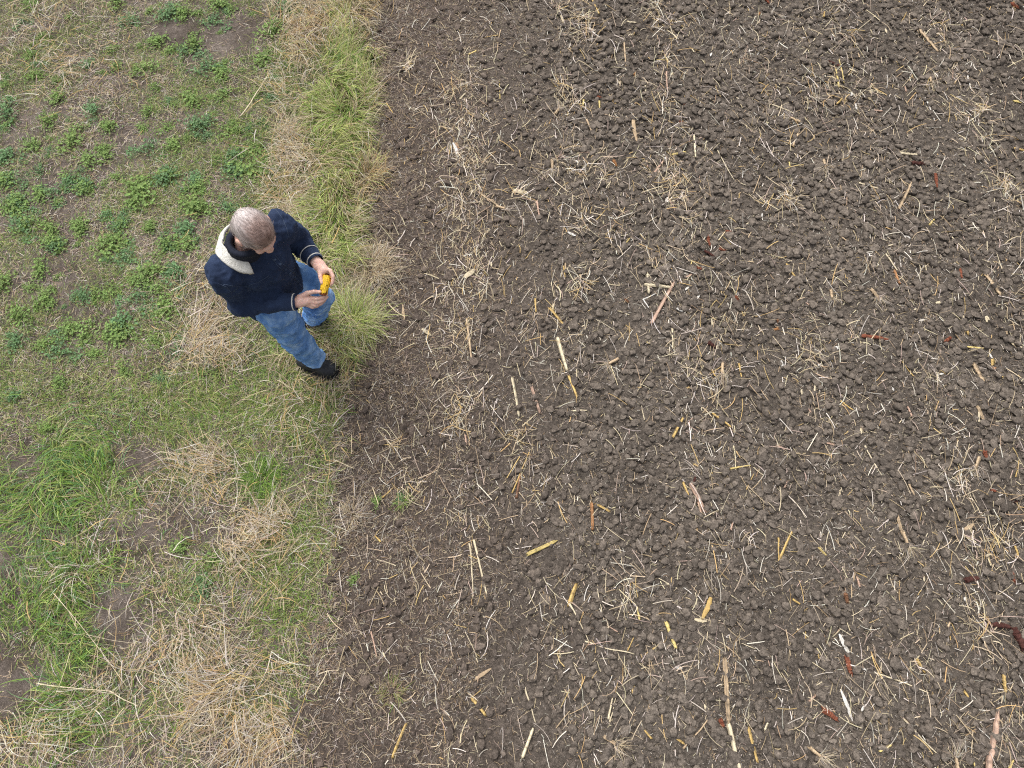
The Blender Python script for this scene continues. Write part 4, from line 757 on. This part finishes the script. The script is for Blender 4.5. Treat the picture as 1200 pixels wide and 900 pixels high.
# jeans
vx = Vox((-1.50, 1.50, 0.06), (-0.93, 2.20, 1.16), 0.006)
vx.cone(rhip + up * 0.02, lhip + up * 0.02, 0.098, 0.098, 0.04)
for a, b_, c_, r0, r1 in ((rhip - up * 0.02, rkn, rank, 0.100, 0.074), (lhip - up * 0.02, lkn, lank, 0.100, 0.077)):
    vx.cone(a, b_, r0, r1, 0.035); vx.cone(b_, c_, r1, 0.064, 0.02)
    d = (c_ - b_) / np.linalg.norm(c_ - b_); vx.cone(c_ + d * 0.045, c_ + d * 0.14, 0.09, 0.09, 0.002, '-'); vx.cone(c_ - d * 0.06, c_ + d * 0.05, 0.048, 0.052, 0.003, '-')
M_JEANS, nt, b = mat('blue_denim', 0.8); tc = nt.nodes.new('ShaderNodeNewGeometry')
c = ramp(nt, noise_n(nt, 9, 5, tc.outputs['Position'], 0.65), [(0.32, (0.060, 0.17, 0.43)), (0.5, (0.15, 0.31, 0.63)), (0.66, (0.36, 0.54, 0.80))]); c = mix(nt, 1.0, c, ramp(nt, noise_n(nt, 420, 2, tc.outputs['Position']), [(0.3, (0.8,) * 3), (0.7, (1.15,) * 3)]), 'MULTIPLY'); nt.links.new(c, b.inputs['Base Color'])
def jn(V):
    d = fold(V, 0.019, 1.1)
    for e in (rkn, lkn):
        r = np.linalg.norm(V - e, axis=1); d += 0.0035 * np.exp(-(r / 0.09) ** 2) * 0.6 * np.sin(V @ np.array([30, 20, 110.0]))
    for e in (rank, lank): d += 0.0028 * np.exp(-((V[:, 2] - e[2] - 0.06) / 0.06) ** 2) * np.sin(V @ np.array([25, 30, 150.0]))
    return d
jeans, NV, NQ = skin_part('jeans', vx, M_JEANS, man, 2, jn)
# shoes
M_SHOE, nt, b = mat('dark_leather', 0.5); tc = nt.nodes.new('ShaderNodeNewGeometry'); nt.links.new(ramp(nt, noise_n(nt, 60, 3, tc.outputs['Position']), [(0.3, (0.014, 0.015, 0.019)), (0.7, (0.035, 0.037, 0.044))]), b.inputs['Base Color'])
M_SOLE, nt, b = mat('rubber_sole', 0.8); b.inputs['Base Color'].default_value = (0.012, 0.012, 0.013, 1)
for k_ in 'rl':
    heel, tip, d, g = foot[k_]; an = rank if k_ == 'r' else lank; sd = np.cross(d, up)
    vx = Vox(np.minimum(heel, tip) - 0.12, np.maximum(heel, tip) + 0.14, 0.005)
    vx.cone(heel + up * 0.005, tip - d * 0.02, 0.042, 0.044, 0.03, ax=sd, fl=1.12); vx.cone(tip - d * 0.03, tip, 0.045, 0.042, 0.02, ax=sd, fl=1.18); vx.cone(an - up * 0.0, heel + d * 0.035 + up * 0.03, 0.044, 0.046, 0.03); vx.cone(heel + d * 0.06 + up * 0.045, tip - d * 0.05, 0.034, 0.03, 0.03)
    vx.plane((0, 0, g + 0.024), (0, 0, -1), vx.lo, [vx.lo[0] + vx.n[0] * .005, vx.lo[1] + vx.n[1] * .005, g + 0.024])
    vx.cone(an, an + up * 0.15, 0.034, 0.04, 0.003, '-')
    shoe, _, _ = skin_part('shoe', vx, M_SHOE, man, 2)
    vx = Vox(np.minimum(heel, tip) - 0.1, np.maximum(heel, tip) + 0.1, 0.005)
    vx.cone(heel * [1, 1, 0] + up * (g + .01), (tip - d * .02) * [1, 1, 0] + up * (g + .01), 0.047, 0.051, 0.02, ax=sd, fl=1.12); vx.cone((tip - d * .03) * [1, 1, 0] + up * (g + .01), tip * [1, 1, 0] + up * (g + .01), 0.050, 0.047, 0.02, ax=sd, fl=1.15)
    vx.plane((0, 0, g + 0.026), (0, 0, 1), [vx.lo[0], vx.lo[1], g + 0.026], vx.lo + vx.n * .005); vx.plane((0, 0, g - 0.002), (0, 0, -1), vx.lo, [vx.lo[0] + vx.n[0] * .005, vx.lo[1] + vx.n[1] * .005, g - 0.002])
    skin_part('sole', vx, M_SOLE, shoe, 1)
    lac = [[tip - d * (0.07 + 0.022 * i) + up * (0.043 + 0.006 * i) + sd * s for s in np.linspace(-0.024, 0.024, 7)] for i in range(4)]
    for l in lac:
        for i_, s in enumerate(np.linspace(-1, 1, 7)): l[i_] = l[i_] + up * 0.010 * (1 - s * s)
    tubes('lace', lac, 0.0022, M_SOLE, shoe)

# maize cob held between the hands
ca, cb = at(383.5, 323.5, 1.187), at(378.3, 346, 1.163); ax_c = (cb - ca); CL = float(np.linalg.norm(ax_c)); ax_c /= CL; e1 = np.cross(ax_c, up); e1 /= np.linalg.norm(e1); e2 = np.cross(ax_c, e1)
nu, nv, rowsn = 112, 92, 14; V = []; C = []; rr_ = np.random.default_rng(3); tone = rr_.uniform(0.8, 1.15, (rowsn, 40)); miss = rr_.random((rowsn, 40)) < 0.05
for i in range(nv):
    t = i / (nv - 1); k_ = t * CL / 0.0055
    for j in range(nu):
        th = j / nu * 2 * math.pi; rw = j * rowsn / nu; ri = int(rw); kk = k_ + (0.5 if ri % 2 else 0); ki = int(kk) % 40
        bmp = max(0, math.sin(math.pi * (rw % 1))) ** 0.5 * max(0, math.sin(math.pi * (kk % 1))) ** 0.5
        edge = 0.86 + 0.10 * math.sin(th * 3 + 1) + 0.04 * math.sin(th * 7); core = t > edge or miss[ri, ki]
        r = 0.0232 * (0.90 + 0.10 * math.sin(math.pi * min(1, t * 1.2 + 0.15))); r = r * 0.70 if core else r - 0.0026 * (1 - bmp)
        V.append(ca + ax_c * t * CL + (e1 * math.cos(th) + e2 * math.sin(th)) * r)
        C.append((0.22, 0.06, 0.025) if core else np.array((0.93, 0.58, 0.03)) * tone[ri, ki] * (0.75 + 0.25 * bmp))
V = np.array(V + [ca, cb]); C = np.array(C + [(0.3, .1, .04)] * 2); q = [(i * nu + j, i * nu + (j + 1) % nu, (i + 1) * nu + (j + 1) % nu, (i + 1) * nu + j) for i in range(nv - 1) for j in range(nu)]
tr = [(nv * nu, (j + 1) % nu, j) for j in range(nu)] + [(nv * nu + 1, (nv - 1) * nu + j, (nv - 1) * nu + (j + 1) % nu) for j in range(nu)]
M_COB = attr_mat('maize_kernels', 0.35); mid_c = (ca + cb) / 2
cob = link('maize_cob', raw_mesh('maize_cob', V - mid_c, np.array(q), np.array(tr), C, smooth=True), M_COB, loc=mid_c, label='broken bright yellow maize cob held between the man\'s hands', category='maize cob')
pm = piece_mesh(0.036, 0.0165, 'brown', 'cob', 77); tipo = link('cob_tip', pm, M_COBRED, cob); 
from mathutils import Matrix
tipo.matrix_local = Matrix.Translation(Vector(ca - ax_c * 0.010 - mid_c)) @ Vector(ax_c).to_track_quat('X', 'Z').to_matrix().to_4x4()
